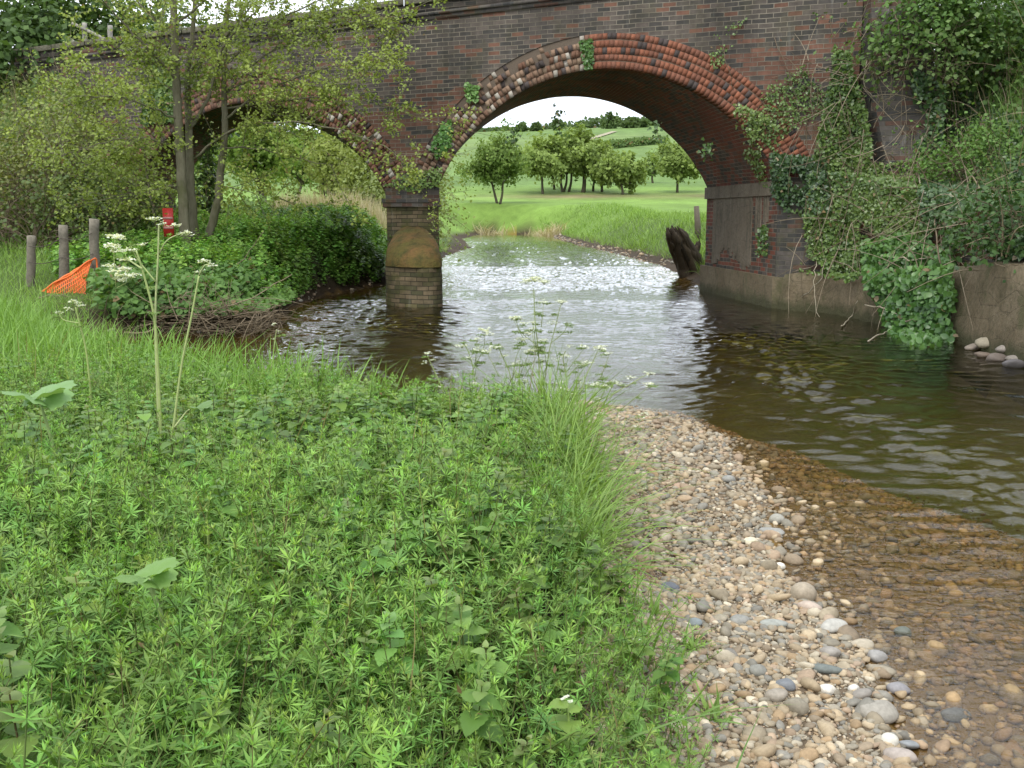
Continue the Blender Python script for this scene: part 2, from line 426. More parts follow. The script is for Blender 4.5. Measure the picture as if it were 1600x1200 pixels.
# frame of the bridge: u runs left along the face, wv runs through the arch
BA = np.array((4.2, 16.35)); BE = np.array((-.922, .388)); BE = BE / np.linalg.norm(BE)
BB = np.array((-.0975, .995)); BB = BB / np.linalg.norm(BB)
BL = 4.0
def uw(x, y):
    m = np.linalg.inv(np.array([[BE[0], BB[0]], [BE[1], BB[1]]]))
    return m[0, 0] * (x - BA[0]) + m[0, 1] * (y - BA[1]), m[1, 0] * (x - BA[0]) + m[1, 1] * (y - BA[1])
def height(x, y, rough=True):
    x = np.asarray(x, float); y = np.asarray(y, float)
    D = dists(x, y); ins = in_poly(x, y, WP)
    dG, dB, dW = D['G'], D['B'], D['W']
    jit = fbm(x, y, 3, 3, 2.2) * .12 if rough else 0
    base = np.interp(y, BY, BZ) + np.clip((y - 110) / 340, 0, 1) * x * .035
    wB = np.interp(y, [8, 12, 20, 30, 60], [.5, .55, .7, 2.2, 4.])
    hB = base * ss(0, 1, np.maximum(dB + jit * .6, 0.004) / wB) + .012 + np.minimum(dB, 3) * .02
    hG = .012 + .075 * np.minimum(dG, .7) + .16 * ss(.55, 1.25, dG + jit) + np.clip(dG - 1.1, 0, 3) * .02
    nearG = ss(.0, 1.2, dG - dB + .5) * ss(6.2, 7.0, y)
    hL = np.where(y < 11, np.minimum(hG + 20 * nearG * 0, np.maximum(hB, hG * (1 - nearG))), hB)
    # the little muddy pool between gravel and grass
    hL = hL - .09 * np.exp(-(((x - .52) / .17) ** 2 + ((y - 4.05) / .28) ** 2))
    hL = hL + np.where(dG < .9, fbm(x, y, 11, 3, 3.5) * .012, fbm(x, y, 12, 3, 1.6) * .035 * ss(0, .5, np.minimum(dB, dG)) )
    shw = np.interp(y, [-4, 2, 3, 5, 7, 8], [2.8, 2.6, 2.1, 1.15, .5, .3])
    pG = .012 * ss(0, .2, dG) + .055 * np.minimum(dG, 1.5) + .42 * ss(shw * .45, shw * 1.9 + .5, dG + fbm(x, y, 5, 3, 1.6) * .22)
    pB = .06 + .45 * ss(0, 1.1, dB)
    hw = -np.minimum(pG, pB) + fbm(x, y, 8, 3, 3.) * .012
    h = np.where(ins, hw, hL)
    h = np.where(~ins & (x > 3.5) & (y < 20.5) & (dW < 1.5), np.minimum(h, -.25 + np.maximum(dW - .22, 0) * 5), h)
    # the slope behind the right-hand wall and the railway bank either side of the bridge
    u, v = uw(x, y)
    xr = np.interp(y, [-4, 10, 12, 15.5, 17], [5.35, 5.35, 5.5, 5.45, 5.2])
    right = np.minimum(.62 + 1.55 * np.maximum(x - xr, -.5), 4.7 + .35 * np.maximum(x - 8, 0))
    right = np.minimum(right, np.maximum(5.0 - np.maximum(v - 3.6, 0) * 2.5, 0))
    h = np.where((x > xr - .05) & (v < 6) & (u < -1.0 + np.where(v < -.1, 3., 0)), np.maximum(h, right), h)
    top = 4.25 - np.maximum(-v, 0) * .85 - np.maximum(v - BL, 0) * 1.6
    top = top * ss(12.9, 14.2, u + np.maximum(-v, 0) * .12) + fbm(x, y, 21, 3, 1.1) * .15
    h = np.where((u > 12.8) & (v > -6) & (v < 8), np.maximum(h, top), h)
    return h, D, ins, u, v

def axis(segs):
    out = []
    for a, b, s in segs:
        out += list(np.arange(a, b - 1e-6, s))
    return np.array(out + [segs[-1][1]])
gx = axis([(-1500, -300, 100), (-300, -60, 15), (-60, -16, 2.), (-16, -7, .3), (-7, -1.5, .12), (-1.5, 3, .05), (3, 6, .1), (6, 12, .25), (12, 60, 2.), (60, 300, 15), (300, 1500, 100)])
gy = axis([(-4, 1, .3), (1, 9, .06), (9, 24, .12), (24, 50, .5), (50, 150, 2.), (150, 600, 10), (600, 2500, 100)])
GX, GY = np.meshgrid(gx, gy)
GH, D, INS, GU, GV = height(GX, GY)
nx, ny = len(gx), len(gy)
# what the ground is made of, place by place
grass = np.array((.085, .13, .032)); meadow = np.array((.17, .27, .055)); mud = np.array((.06, .042, .026)); bed = np.array((.22, .13, .035)); deep = np.array((.29, .27, .085)); gravc = np.array((.2, .15, .1)); soil = np.array((.035, .03, .017))  # deep: silt, lightened to imitate light scattered back by murky water
n1 = fbm(GX, GY, 31, 4, .8)[..., None]
col = np.broadcast_to(soil, GX.shape + (3,)).copy()
m = ss(17, 26, GY)[..., None]; col = col * (1 - m) + grass * m
m = ss(50, 64, GY)[..., None]; col = col * (1 - m) + meadow * m
hillc = lerp((.13, .21, .055), (.19, .25, .085), np.clip(.5 + .5 * fbm(GX / 60, GY / 60, 41, 3, 1.), 0, 1))
m = ss(118, 135, GY)[..., None]; col = col * (1 - m) + hillc * m
bare = np.exp(-((GY - 107) / 5.) ** 2) * ss(-10, 8, GX) * .75
bare = np.clip(bare * (1 + .5 * fbm(GX / 5, GY / 5, 43, 3, 1.)), 0, .85)[..., None]
col = col * (1 - bare) + np.array((.2, .15, .085)) * bare
m = (ss(11.5, 13, GY) * ss(.3, .7, D['B']) * ss(27, 22, GY))[..., None]; col = col * (1 - m) + grass * .8 * m
bankB = (ss(.42, .1, GH) * ss(9, 11, GY))[..., None]
col = col * (1 - bankB) + mud * bankB
m = (ss(.95, .7, D['G']) * (~INS) * ss(8.6, 8.2, GY))[..., None]; col = col * (1 - m) + gravc * m
m = np.where(INS, 1., 0.)[..., None]; col = col * (1 - m) + lerp(bed, deep, ss(-.1, -.4, GH)) * m
col = np.clip(col * (1 + .14 * n1), .004, .9)
ii, jj = np.meshgrid(np.arange(ny - 1), np.arange(nx - 1), indexing='ij')
GF = np.stack([ii * nx + jj, ii * nx + jj + 1, (ii + 1) * nx + jj + 1, (ii + 1) * nx + jj], -1).reshape(-1, 4)
def mat_ground():
    k = NT('ground')
    c = k.n("ShaderNodeAttribute", attribute_name="col").outputs["Color"]
    g = k.n("ShaderNodeNewGeometry").outputs["Position"]
    a = k.noise(25., 6, g, .7); b2 = k.noise(1.1, 4, g); c3 = k.noise(.06, 4, g)
    dk = k.mix(1., c, k.ramp(a, [(.25, .6), (.75, 1.3)]), 'MULTIPLY')
    dk = k.mix(1., dk, k.ramp(b2, [(.3, .82), (.7, 1.15)]), 'MULTIPLY')
    dk = k.mix(1., dk, k.ramp(c3, [(.35, .85), (.65, 1.12)]), 'MULTIPLY')
    b = k.n("ShaderNodeBump", {"Strength": .6, "Distance": .03, "Height": a})
    p = k.n("ShaderNodeBsdfPrincipled", {"Base Color": dk, "Roughness": .9, "Normal": b.outputs[0], "Specular IOR Level": .15})
    return k.surf(p.outputs[0])
ground = mk("ground", np.stack([GX, GY, GH], -1).reshape(-1, 3), GF, mat_ground(), col=col.reshape(-1, 3), smooth=True)
tag(ground, "river banks, stream bed and green hillside beyond the bridge", "ground", kind="structure")

def gz(x, y):
    """height of the ground mesh itself (bilinear)"""
    x = np.asarray(x, float); y = np.asarray(y, float)
    i = np.clip(np.searchsorted(gx, x) - 1, 0, nx - 2); j = np.clip(np.searchsorted(gy, y) - 1, 0, ny - 2)
    tx = np.clip((x - gx[i]) / (gx[i + 1] - gx[i]), 0, 1); ty = np.clip((y - gy[j]) / (gy[j + 1] - gy[j]), 0, 1)
    return (GH[j, i] * (1 - tx) + GH[j, i + 1] * tx) * (1 - ty) + (GH[j + 1, i] * (1 - tx) + GH[j + 1, i + 1] * tx) * ty

# ---------------------------------------------------------------- water
wx = axis([(-8, -4, .1), (-4, 5.6, .04)])
wy = axis([(-4, 1.5, .2), (1.5, 9, .03), (9, 18, .045), (18, 30, .1), (30, 60, .25), (60, 90, .6)])
WX, WY = np.meshgrid(wx, wy)
r = np.random.default_rng(5)
WZ = np.zeros_like(WX)
# wave trains, mostly with crests across the current, plus cross chop
warpx = WX + .36 * fbm(WX, WY, 61, 3, 1.5); warpy = WY + .36 * fbm(WX, WY, 62, 3, 1.3)
for i in range(46):
    lam = math.exp(r.uniform(math.log(.07), math.log(.36)))
    th = r.normal(math.pi / 2, .8)
    kx, ky = math.cos(th) * 2 * math.pi / lam, math.sin(th) * 2 * math.pi / lam
    env = np.clip(.5 + .8 * fbm(WX, WY, 100 + i, 2, 1.2), 0, 1.4)
    WZ += .0040 * lam ** .85 * env * np.sin(kx * warpx + ky * warpy + r.uniform(0, 6.28))
dsh = dists(WX, WY)
calm = np.clip(.25 + .75 * ss(.0, .8, dsh['G']), 0, 1)
calm *= .4 + .6 * ss(3., 7.5, WY)
riffle = 1 + .7 * ss(1.7, 2.6, WX) * ss(4, 5.5, WY) * ss(15, 12, WY) + 2.0 * np.exp(-((WX - np.interp(WY, [3, 5, 7, 10, 14], [3.4, 2.7, 2.1, 2.6, 3.0])) / .7) ** 2) * ss(2, 4, WY) * ss(15, 11, WY)
WZ *= (1 + 1.3 * ss(-.2, -1.4, WX) * ss(20, 17, WY) - .2 * ss(-1.0, -.3, WX) * ss(2.6, 1.9, WX) * ss(16, 13, WY)) * calm * riffle * (1 + 2.2 * ss(18, 23, WY)) * (1 + .25 * fbm(WX, WY, 77, 3, .7))
nwx, nwy = len(wx), len(wy)
ii, jj = np.meshgrid(np.arange(nwy - 1), np.arange(nwx - 1), indexing='ij')
WF = np.stack([ii * nwx + jj, ii * nwx + jj + 1, (ii + 1) * nwx + jj + 1, (ii + 1) * nwx + jj], -1).reshape(-1, 4)
def mat_water():
    k = NT('river_water')
    g = k.n("ShaderNodeNewGeometry").outputs["Position"]
    mp_ = k.n("ShaderNodeMapping", {"Vector": g, "Scale": (1., 1.9, 1.)}).outputs[0]
    a = k.noise(11., 4, mp_, .6); b2 = k.noise(30., 3, mp_, .6)
    h = k.math('ADD', a, k.math('MULTIPLY', b2, .35))
    bm = k.n("ShaderNodeBump", {"Strength": .6, "Distance": .0068, "Height": h})
    fr = k.n("ShaderNodeFresnel", {"IOR": 1.33, "Normal": bm.outputs[0]})
    gl = k.n("ShaderNodeBsdfGlossy", {"Color": (1., 1., 1.), "Roughness": .03, "Normal": bm.outputs[0]})
    tr = k.n("ShaderNodeBsdfTransparent", {"Color": (.93, .9, .82)})
    mx = k.n("ShaderNodeMixShader", {0: fr.outputs[0], 1: tr.outputs[0], 2: gl.outputs[0]})
    va = k.n("ShaderNodeVolumeAbsorption", {"Color": (.66, .64, .3), "Density": 1.5})
    k.t.links.new(va.outputs[0], k.out.inputs["Volume"])
    return k.surf(mx.outputs[0])
# closed body: rippled top, sides and floor well under the bed
top = np.stack([WX, WY, WZ], -1).reshape(-1, 3)
nb = len(top)
ring = np.concatenate([np.arange(nwx), nwx * np.arange(1, nwy) + nwx - 1, (nwy - 1) * nwx + np.arange(nwx - 2, -1, -1), nwx * np.arange(nwy - 2, 0, -1)])
low = top[ring].copy(); low[:, 2] = -1.4
nr = len(ring); q = np.arange(nr); q2 = (q + 1) % nr
side = np.stack([ring[q2], ring[q], nb + q, nb + q2], -1)
V = np.vstack([top, low, [[0, 40, -1.4]]])
bot = np.stack([nb + q2, nb + q, np.full(nr, nb + nr)], -1)
water = mk("river_water", V, [WF, side, bot], mat_water(), smooth=True)
tag(water, "rippled brown river flowing under the brick arch", "water", kind="structure")

# ---------------------------------------------------------------- the bridge
def B3(u, v, z):
    u, v, z = np.broadcast_arrays(np.asarray(u, float), np.asarray(v, float), np.asarray(z, float))
    return np.stack([BA[0] + u * BE[0] + v * BB[0], BA[1] + u * BE[1] + v * BB[1], z], -1)
ARCH = [dict(c=2.985, half=2.985, rise=1.85, spring=2.0), dict(c=10.06, half=2.985, rise=1.72, spring=1.88)]
RT = .56
for a in ARCH:
    a['R'] = (a['half'] ** 2 + a['rise'] ** 2) / (2 * a['rise']); a['zc'] = a['spring'] + a['rise'] - a['R']
    a['th'] = math.asin(a['half'] / a['R'])
U0, U1 = -1.1, 16.0
zstr = lambda u: 5.03 - .031 * np.asarray(u, float)      # underside of the string course
def lower(u, rt=RT):
    """bottom edge of the spandrel wall: back of the arch rings, else the springing of the piers and the ground"""
    z = np.full(np.shape(u), -.9)
    for a in ARCH:
        Ro = a['R'] + rt
        d = np.abs(u - a['c'])
        k = d < min(Ro - .01, a['half'] + rt * math.sin(a['th']) + .03)
        z = np.where(k, np.maximum(z, a['zc'] + np.sqrt(np.maximum(Ro ** 2 - d ** 2, 0))), z)
    return z
bridge = thing("brick_bridge", B3(6.5, 0, 0), "two-arched railway bridge of red and blue-black brick over the river", "bridge")

# spandrel wall: front face, back side and lower edge
us = np.unique(np.concatenate([np.arange(U0, U1 + .01, .12), [U0, U1], *[[a['c'] - a['half'] - RT * math.sin(a['th']) - s, a['c'] + a['half'] + RT * math.sin(a['th']) + s] for a in ARCH for s in (.029, .031)]]))
lo = lower(us); hi = zstr(us) + .02
def wall_strip(us, lo, hi, v0, v1, rows=14):
    A = Acc(); n = len(us)
    tt = np.linspace(0, 1, rows + 1)
    Z = lo[None] + (hi - lo)[None] * tt[:, None]; U = np.broadcast_to(us, Z.shape)
    i, j = np.meshgrid(np.arange(rows), np.arange(n - 1), indexing='ij')
    Fq = np.stack([i * n + j, (i + 1) * n + j, (i + 1) * n + j + 1, i * n + j + 1], -1).reshape(-1, 4)
    uv = np.stack([U, Z], -1).reshape(-1, 2)
    A.add(B3(U, v0, Z).reshape(-1, 3), Fq[:, ::-1], uv=uv)
    A.add(B3(U, v1, Z).reshape(-1, 3), Fq, uv=uv)
    # underside and top
    for zz, flip in ((lo, 0), (hi, 1)):
        Vv = np.concatenate([B3(us, v0, zz), B3(us, v1, zz)])
        j = np.arange(n - 1); q = np.stack([j, j + 1, n + j + 1, n + j], -1)
        A.add(Vv, q[:, ::-1] if flip else q, uv=np.concatenate([np.stack([us, zz], -1), np.stack([us, zz + .3], -1)]))
    for e in (0, n - 1):
        Vv = B3(np.array([us[e]] * 4), np.array([v0, v1, v1, v0]), np.array([lo[e], lo[e], hi[e], hi[e]]))
        A.add(Vv, np.array([[0, 1, 2, 3]]), uv=np.array([(v0, lo[e]), (v1, lo[e]), (v1, hi[e]), (v0, hi[e])]))
    return A
wall_strip(us, lo, hi, 0.0, .45).build("spandrel_wall", M['brick_face'], bridge)
sp2 = wall_strip(us, lo, hi, BL - .45, BL).build("spandrel_wall", M['brick_dark'], bridge)
# fill between the walls and the deck that carries the line
A = Acc()
dz = zstr(us) - .25
Vv = np.concatenate([B3(us, .44, dz), B3(us, BL - .44, dz)]); n = len(us); j = np.arange(n - 1)
A.add(Vv, np.stack([j, n + j, n + j + 1, j + 1], -1)[:, ::-1], col=(.12, .11, .1))
A.build("deck", M['wood'], bridge)

# string course, parapet and coping along both faces
for v0, sgn, mat in ((0.0, -1, M['brick_face']), (BL, 1, M['brick_dark'])):
    st, pa, cp = Acc(), Acc(), Acc()
    uu = np.arange(U0, U1 + .01, .34)
    r_ = np.random.default_rng(9 if sgn < 0 else 10)
    def beam(A, u0, u1, va, vb, za, zb, uvs=False):
        U = np.array([u0, u1, u1, u0] * 2); Vw = np.array([va, va, vb, vb] * 2)
        Z = np.array([za(u0), za(u1), za(u1), za(u0), zb(u0), zb(u1), zb(u1), zb(u0)])
        X = B3(U, Vw, Z)
        A.add(X, np.array([(0, 3, 2, 1), (4, 5, 6, 7), (0, 1, 5, 4), (1, 2, 6, 5), (2, 3, 7, 6), (3, 0, 4, 7)]), uv=np.stack([U + Vw, Z], -1))
    n_ = 12
    ed = np.linspace(U0, U1, n_ + 1)
    for a_, b_ in zip(ed[:-1], ed[1:]):
        # a dentil-like lower roll, then a wider ledge
        beam(st, a_, b_, v0 + sgn * .035, v0 - sgn * .38, lambda u: zstr(u), lambda u: zstr(u) + .075)
        beam(st, a_, b_, v0 + sgn * .075, v0 - sgn * .38, lambda u: zstr(u) + .0752, lambda u: zstr(u) + .13)
        beam(pa, a_, b_, v0 + sgn * .0, v0 - sgn * .34, lambda u: zstr(u) + .1302, lambda u: zstr(u) + .29)
    st.build("string_course", M['brick_dark'], bridge)
    pa.build("parapet", mat, bridge)
    x = U0
    while x < U1 - .05:
        L = min(r_.uniform(.7, .95), U1 - x)
        dz_ = r_.normal(0, .008); ov = .07 + r_.normal(0, .008)
        beam(cp, x + .006, x + L - .006, v0 + sgn * ov, v0 - sgn * .42, lambda u: zstr(u) + .2902 + dz_, lambda u: zstr(u) + .40 + dz_)
        x += L
    o = cp.build("coping", M['coping'], bridge)
    bv = o.modifiers.new("worn edges", 'BEVEL'); bv.width = .015; bv.segments = 2

# arch rings: every voussoir brick is modelled; the left half of the right-hand arch is spalled
def arch_ring(a, v0, sgn, spoil, seed):
    A = Acc(); r = np.random.default_rng(seed)
    nring = 5; t = RT / nring
    for k in range(nring):
        r0 = a['R'] + k * t; r1 = r0 + t
        nb_ = int(2 * a['th'] * (r0 + t / 2) / .079)
        ph = np.linspace(-a['th'], a['th'], nb_ + 1)
        for i in range(nb_):
            p0, p1 = ph[i], ph[i + 1]; pm = (p0 + p1) / 2       # negative = towards low u = right
            s = spoil(pm)                                       # 0 sound, 1 ruined
            if s > .3 and r.random() < (.02 + .07 * s) * (1.0 if k > 1 else .3): continue
            g = (.0026 + .0008 * (s > .3)) / r0
            gr = .002 + (.014 * max(0, math.sin(pm * 9 + k * 2.1)) if s < .3 and k in (1, 2, 3, 4) else .002 * r.random())
            ang = r.normal(0, .0006 + .004 * s)
            out = .012 + r.normal(0, .002 + .003 * (s > .2)) + (r.uniform(-.03, .016) if s > .25 else 0) * (.5 + .5 * s)
            if s > .4 and r.random() < .06: out += .05
            if s > .6 and k == 4: out -= .03
            corner = [(p0 + g, r0 + gr), (p1 - g, r0 + gr), (p1 - g + ang, r1 - .003), (p0 + g + ang, r1 - .003)]
            u = np.array([a['c'] + rr * math.sin(p) for p, rr in corner]); z = np.array([a['zc'] + rr * math.cos(p) for p, rr in corner])
            if z.min() < 1.55: continue
            mid = .5 * (ARCH[0]['c'] + ARCH[0]['half'] + ARCH[1]['c'] - ARCH[1]['half'])
            if (a is ARCH[0] and u.max() > mid + .005) or (a is ARCH[1] and u.min() < mid - .005): continue
            X = np.concatenate([B3(u, v0 + sgn * out, z), B3(u, v0 - sgn * .24, z)])
            if s > .5: c = lerp((.27, .19, .13), (.16, .085, .055), r.random())
            elif s > .2: c = lerp((.24, .12, .075), (.13, .075, .055), r.random())
            else: c = lerp((.27, .102, .057), (.17, .078, .052), r.random())
            if r.random() < .1: c = np.array((.075, .06, .055))
            if s > .3 and r.random() < .12: c = np.array((.4, .36, .3))
            A.add(X, np.array([(0, 1, 2, 3), (7, 6, 5, 4), (0, 4, 5, 1), (1, 5, 6, 2), (2, 6, 7, 3), (3, 7, 4, 0)]), col=c * r.uniform(.8, 1.15))
    # mortar core behind the bricks so that lost ones leave dark sockets
    n = 60; ph = np.linspace(-a['th'], a['th'], n)
    for va in (np.array([v0 + sgn * (.006 if spoil(q) < .25 else -.02) for q in ph]),):
        ri, ro = a['R'] + .012, a['R'] + RT - .004
        X = np.concatenate([B3(a['c'] + ri * np.sin(ph), va, a['zc'] + ri * np.cos(ph)), B3(a['c'] + ro * np.sin(ph), va, a['zc'] + ro * np.cos(ph))])
        j = np.arange(n - 1)
        keep = np.ones(n - 1, bool)
        mid = .5 * (ARCH[0]['c'] + ARCH[0]['half'] + ARCH[1]['c'] - ARCH[1]['half'])
        A.add(X, np.stack([j, j + 1, n + j + 1, n + j], -1), col=np.tile(np.array([(.15, .1, .07) if spoil(q) < .25 else (.13, .1, .075) for q in ph]), (2, 1)))
    return A
def spoil0(p):   # u grows to the left, so positive angle is the left flank in view
    return float(np.clip((p - .02) / .12, 0, 1) * (1 - .2 * np.clip((p - .9) / .2, 0, 1)) + .12 * (p < -.6))
arch_ring(ARCH[0], 0, -1, spoil0, 3).build("arch_ring", M['rubble'], bridge)
arch_ring(ARCH[1], 0, -1, lambda p: .45 if p < -.5 else .22, 4).build("arch_ring", M['rubble'], bridge)

# barrels: curved soffit through the bridge
for a in ARCH:
    n, mrows = 49, 9
    ph = np.linspace(-a['th'], a['th'], n); vv = np.linspace(.02, BL - .02, mrows)
    PH, VV = np.meshgrid(ph, vv)
    rr = a['R'] + .004 + .012 * fbm(PH * 6, VV * 2, 51, 3, 1.)
    X = B3(a['c'] + rr * np.sin(PH), VV, a['zc'] + rr * np.cos(PH)).reshape(-1, 3)
    i, j = np.meshgrid(np.arange(mrows - 1), np.arange(n - 1), indexing='ij')
    q = np.stack([i * n + j, i * n + j + 1, (i + 1) * n + j + 1, (i + 1) * n + j], -1).reshape(-1, 4)
    A = Acc().add(X, q, uv=np.stack([VV, PH * a['R']], -1).reshape(-1, 2))
    rr = a['R'] + RT + 0 * PH
    X = B3(a['c'] + rr * np.sin(PH), VV, a['zc'] + rr * np.cos(PH)).reshape(-1, 3)
    A.add(X, q[:, ::-1], uv=np.stack([VV, PH * a['R']], -1).reshape(-1, 2))
    # far face of the ring
    Xa = B3(a['c'] + a['R'] * np.sin(ph), BL - .02, a['zc'] + a['R'] * np.cos(ph)); ro = a['R'] + RT
    Xb = B3(a['c'] + ro * np.sin(ph), BL - .02, a['zc'] + ro * np.cos(ph)); j = np.arange(n - 1)
    A.add(np.concatenate([Xa, Xb]), np.stack([j, n + j, n + j + 1, j + 1], -1), uv=np.concatenate([np.stack([ph * 3, 0 * ph], -1), np.stack([ph * 3, 0 * ph + RT], -1)]))
    A.build("arch_barrel", M['brick_barrel'], bridge, smooth=True)

def prism(A, u0, u1, v0, v1, z0, z1, du=.0):
    """block in bridge coordinates with brick UVs on each side"""
    c = [(u0, v0), (u1, v0), (u1, v1), (u0, v1)]
    for i in range(4):
        (ua, va), (ub, vb) = c[i], c[(i + 1) % 4]
        h = i % 2
        X = B3(np.array([ua, ub, ub, ua]), np.array([va, vb, vb, va]), np.array([z0, z0, z1, z1]))
        k0, k1 = (ua, ub) if h == 0 else (va, vb)
        A.add(X, np.array([[0, 3, 2, 1]]), uv=np.array([(k0, z0), (k1, z0), (k1, z1), (k0, z1)]))
    for z, f in ((z0, [[0, 1, 2, 3]]), (z1, [[3, 2, 1, 0]])):
        X = B3(np.array([p[0] for p in c]), np.array([p[1] for p in c]), np.full(4, z))
        A.add(X, np.array(f), uv=np.array(c))
    return A
# pier: shaft, moulded cap course, blocks above it up to the springing, round cutwater with a mossy weathered top
PU0, PU1 = ARCH[0]['c'] + ARCH[0]['half'], ARCH[1]['c'] - ARCH[1]['half']
pier = prism(Acc(), PU0 + .02, PU1 - .02, -.06, BL + .06, -1.0, 1.62).build("pier", M['brick_pier'], bridge)
A = Acc()
prism(A, PU0 - .035, PU1 + .06, -.12, BL + .1, 1.6202, 1.70)
prism(A, PU0 - .01, PU1 + .08, -.14, BL + .1, 1.7002, 1.77)
A.build("pier_cap", M['brick_dark'], pier)
A = Acc(); prism(A, PU0 + .0, PU1 - .0, -.03, BL, 1.7702, 1.96); prism(A, PU0 + .14, PU1 - .14, -.015, .4, 1.9602, 2.2)
A.build("skewback", M['brick_dark'], bridge)
for u_a, z_a, z_b in ((-.55, 1.2, 2.3), (ARCH[1]['c'] + ARCH[1]['half'], 1.0, 2.2)):
    A = Acc(); prism(A, u_a, u_a + .55, .02, BL, z_a, z_b)
    A.build("skewback", M['brick_barrel'], bridge)
# cutwater, nose towards us
na, nzr = 40, 26
hw = (PU1 - PU0) / 2 * .97; cu = (PU0 + PU1) / 2
LN = 2.35
th = np.linspace(0, math.pi, na)
prof_u = np.cos(th) * hw
# straight cheeks then a round nose
prof_v = -(LN - hw) * np.clip(np.sin(th) * 6, 0, 1) - hw * np.sin(th)
A = Acc()
zs = np.linspace(-1.0, .66, nzr)
TH, ZS = np.meshgrid(th, zs)
bulge = 1 + .012 * fbm(TH * 4, ZS * 9, 71, 3, 1.) + .02 * ss(.5, -.2, ZS)
Uc = cu + prof_u[None] * bulge; Vc = prof_v[None] * bulge
X = B3(Uc, Vc, ZS).reshape(-1, 3)
i, j = np.meshgrid(np.arange(nzr - 1), np.arange(na - 1), indexing='ij')
q = np.stack([i * na + j, i * na + j + 1, (i + 1) * na + j + 1, (i + 1) * na + j], -1).reshape(-1, 4)
arc = np.concatenate([[0], np.cumsum(np.hypot(np.diff(prof_u), np.diff(prof_v)))])
A.add(X, q, uv=np.stack([np.broadcast_to(arc, TH.shape), ZS], -1).reshape(-1, 2))
A.build("cutwater", M['brick_pier'], pier, smooth=True)
A = Acc(); kk = 16
tt = np.linspace(0, 1, kk)[:, None]
sh = np.cos(tt * math.pi / 2 * .98) ** .8                        # shrinks upwards and leans back on the pier
Uc = cu + prof_u[None] * (1.005 * sh + .0) ; Vc = prof_v[None] * 1.02 * np.cos(tt * math.pi / 2) ** .75
Zc = .64 + np.sin(tt * math.pi / 2) * .62 + 0 * Uc
nzc = fbm(Uc * 5, Vc * 5 + Zc * 6, 72, 4, 1.4) * .022
Vc = Vc + nzc; Zc = Zc + nzc * np.where(tt > 0, 1, 0)
i, j = np.meshgrid(np.arange(kk - 1), np.arange(na - 1), indexing='ij')
q = np.stack([i * na + j, i * na + j + 1, (i + 1) * na + j + 1, (i + 1) * na + j], -1).reshape(-1, 4)
A.add(B3(Uc, Vc, Zc).reshape(-1, 3), q)
A.build("cutwater_cap", M['mossy'], pier, smooth=True)

# right-hand abutment: inner wall, plaster, impost band, cement plinth
A = Acc(); prism(A, -1.1, 0.0, .015, BL, -1.0, 1.1995)
ab = A.build("abutment", M['brick_barrel'], bridge)
A = Acc(); prism(A, 0.0, .05, .0, BL, 1.78, 2.0)
A.build("impost_band", M['plaster'], ab)
A = Acc()
# ragged sheet of plaster, its near end broken away to the bricks
vv = np.sort(np.concatenate([np.linspace(.45, 1.3, 16), np.linspace(1.4, BL - .5, 22)])); rg = np.random.default_rng(3)
for i in range(len(vv) - 1):
    zb = .62 + .12 * math.sin(vv[i] * 3.1) + .16 * rg.random(); zt = 1.775
    if vv[i] < 1.2:
        zb = 1.0 + .45 * (1.2 - vv[i]) / .75 * (.5 + .5 * rg.random()) + .1 * rg.random()
        if rg.random() < .35: continue
    prism(A, -.02, .018, vv[i] + .0004, vv[i + 1] - .0004, zb, zt)
A.build("plaster", M['plaster'], ab)
A = Acc(); prism(A, -.6, .075, -.06, BL + .08, -1.0, .5)
o = A.build("plinth", M['cement'], ab)
bv = o.modifiers.new("worn edges", 'BEVEL'); bv.width = .03; bv.segments = 2
A = Acc(); prism(A, -.7, .02, -.05, .0, .5002, 1.95)
A.build("quoin", M['brick_dark'], ab)
# left-hand abutment
UL = ARCH[1]['c'] + ARCH[1]['half']
A = Acc(); prism(A, UL, UL + 1.2, .015, BL, -.2, 2.0)
A.build("abutment", mat_render('pale_render', (.13, .145, .135), (.19, .2, .18), (.07, .075, .06)), bridge)
# dark raking buttress at the right-hand end of the face
A = Acc()
zr = np.array([1.75, 2.2, 3.0, 3.9, 4.5, 4.95, 5.3]); r_ = np.array([-2.12, -2.1, -2.05, -1.95, -1.72, -1.45, -1.2])
l_ = np.array([-1.45, -1.35, -1.2, -1.14, -1.12, -1.1, -1.09]); pr = np.array([-.55, -.5, -.4, -.3, -.24, -.2, -.16])
for i in range(6):
    X = B3(np.array([l_[i], r_[i], r_[i + 1], l_[i + 1]]), np.array([pr[i], pr[i], pr[i + 1], pr[i + 1]]), np.array([zr[i], zr[i], zr[i + 1], zr[i + 1]]))
    A.add(X, np.array([[0, 1, 2, 3]]), uv=np.array([(l_[i], zr[i]), (r_[i], zr[i]), (r_[i + 1], zr[i + 1]), (l_[i + 1], zr[i + 1])]))
    for side, vb in ((l_, .3), (r_, .3)):
        X = B3(np.array([side[i], side[i], side[i + 1], side[i + 1]]), np.array([pr[i], vb, vb, pr[i + 1]]), np.array([zr[i], zr[i], zr[i + 1], zr[i + 1]]))
        A.add(X, np.array([[0, 1, 2, 3]] if side is l_ else [[3, 2, 1, 0]]), uv=np.array([(pr[i], zr[i]), (vb, zr[i]), (vb, zr[i + 1]), (pr[i + 1], zr[i + 1])]))
X = B3(np.array([l_[0], r_[0], r_[0], l_[0]]), np.array([pr[0], pr[0], .3, .3]), np.full(4, zr[0]))
A.add(X, np.array([[0, 3, 2, 1]]), uv=np.zeros((4, 2)))
A.build("buttress", M['brick_dark'], bridge)

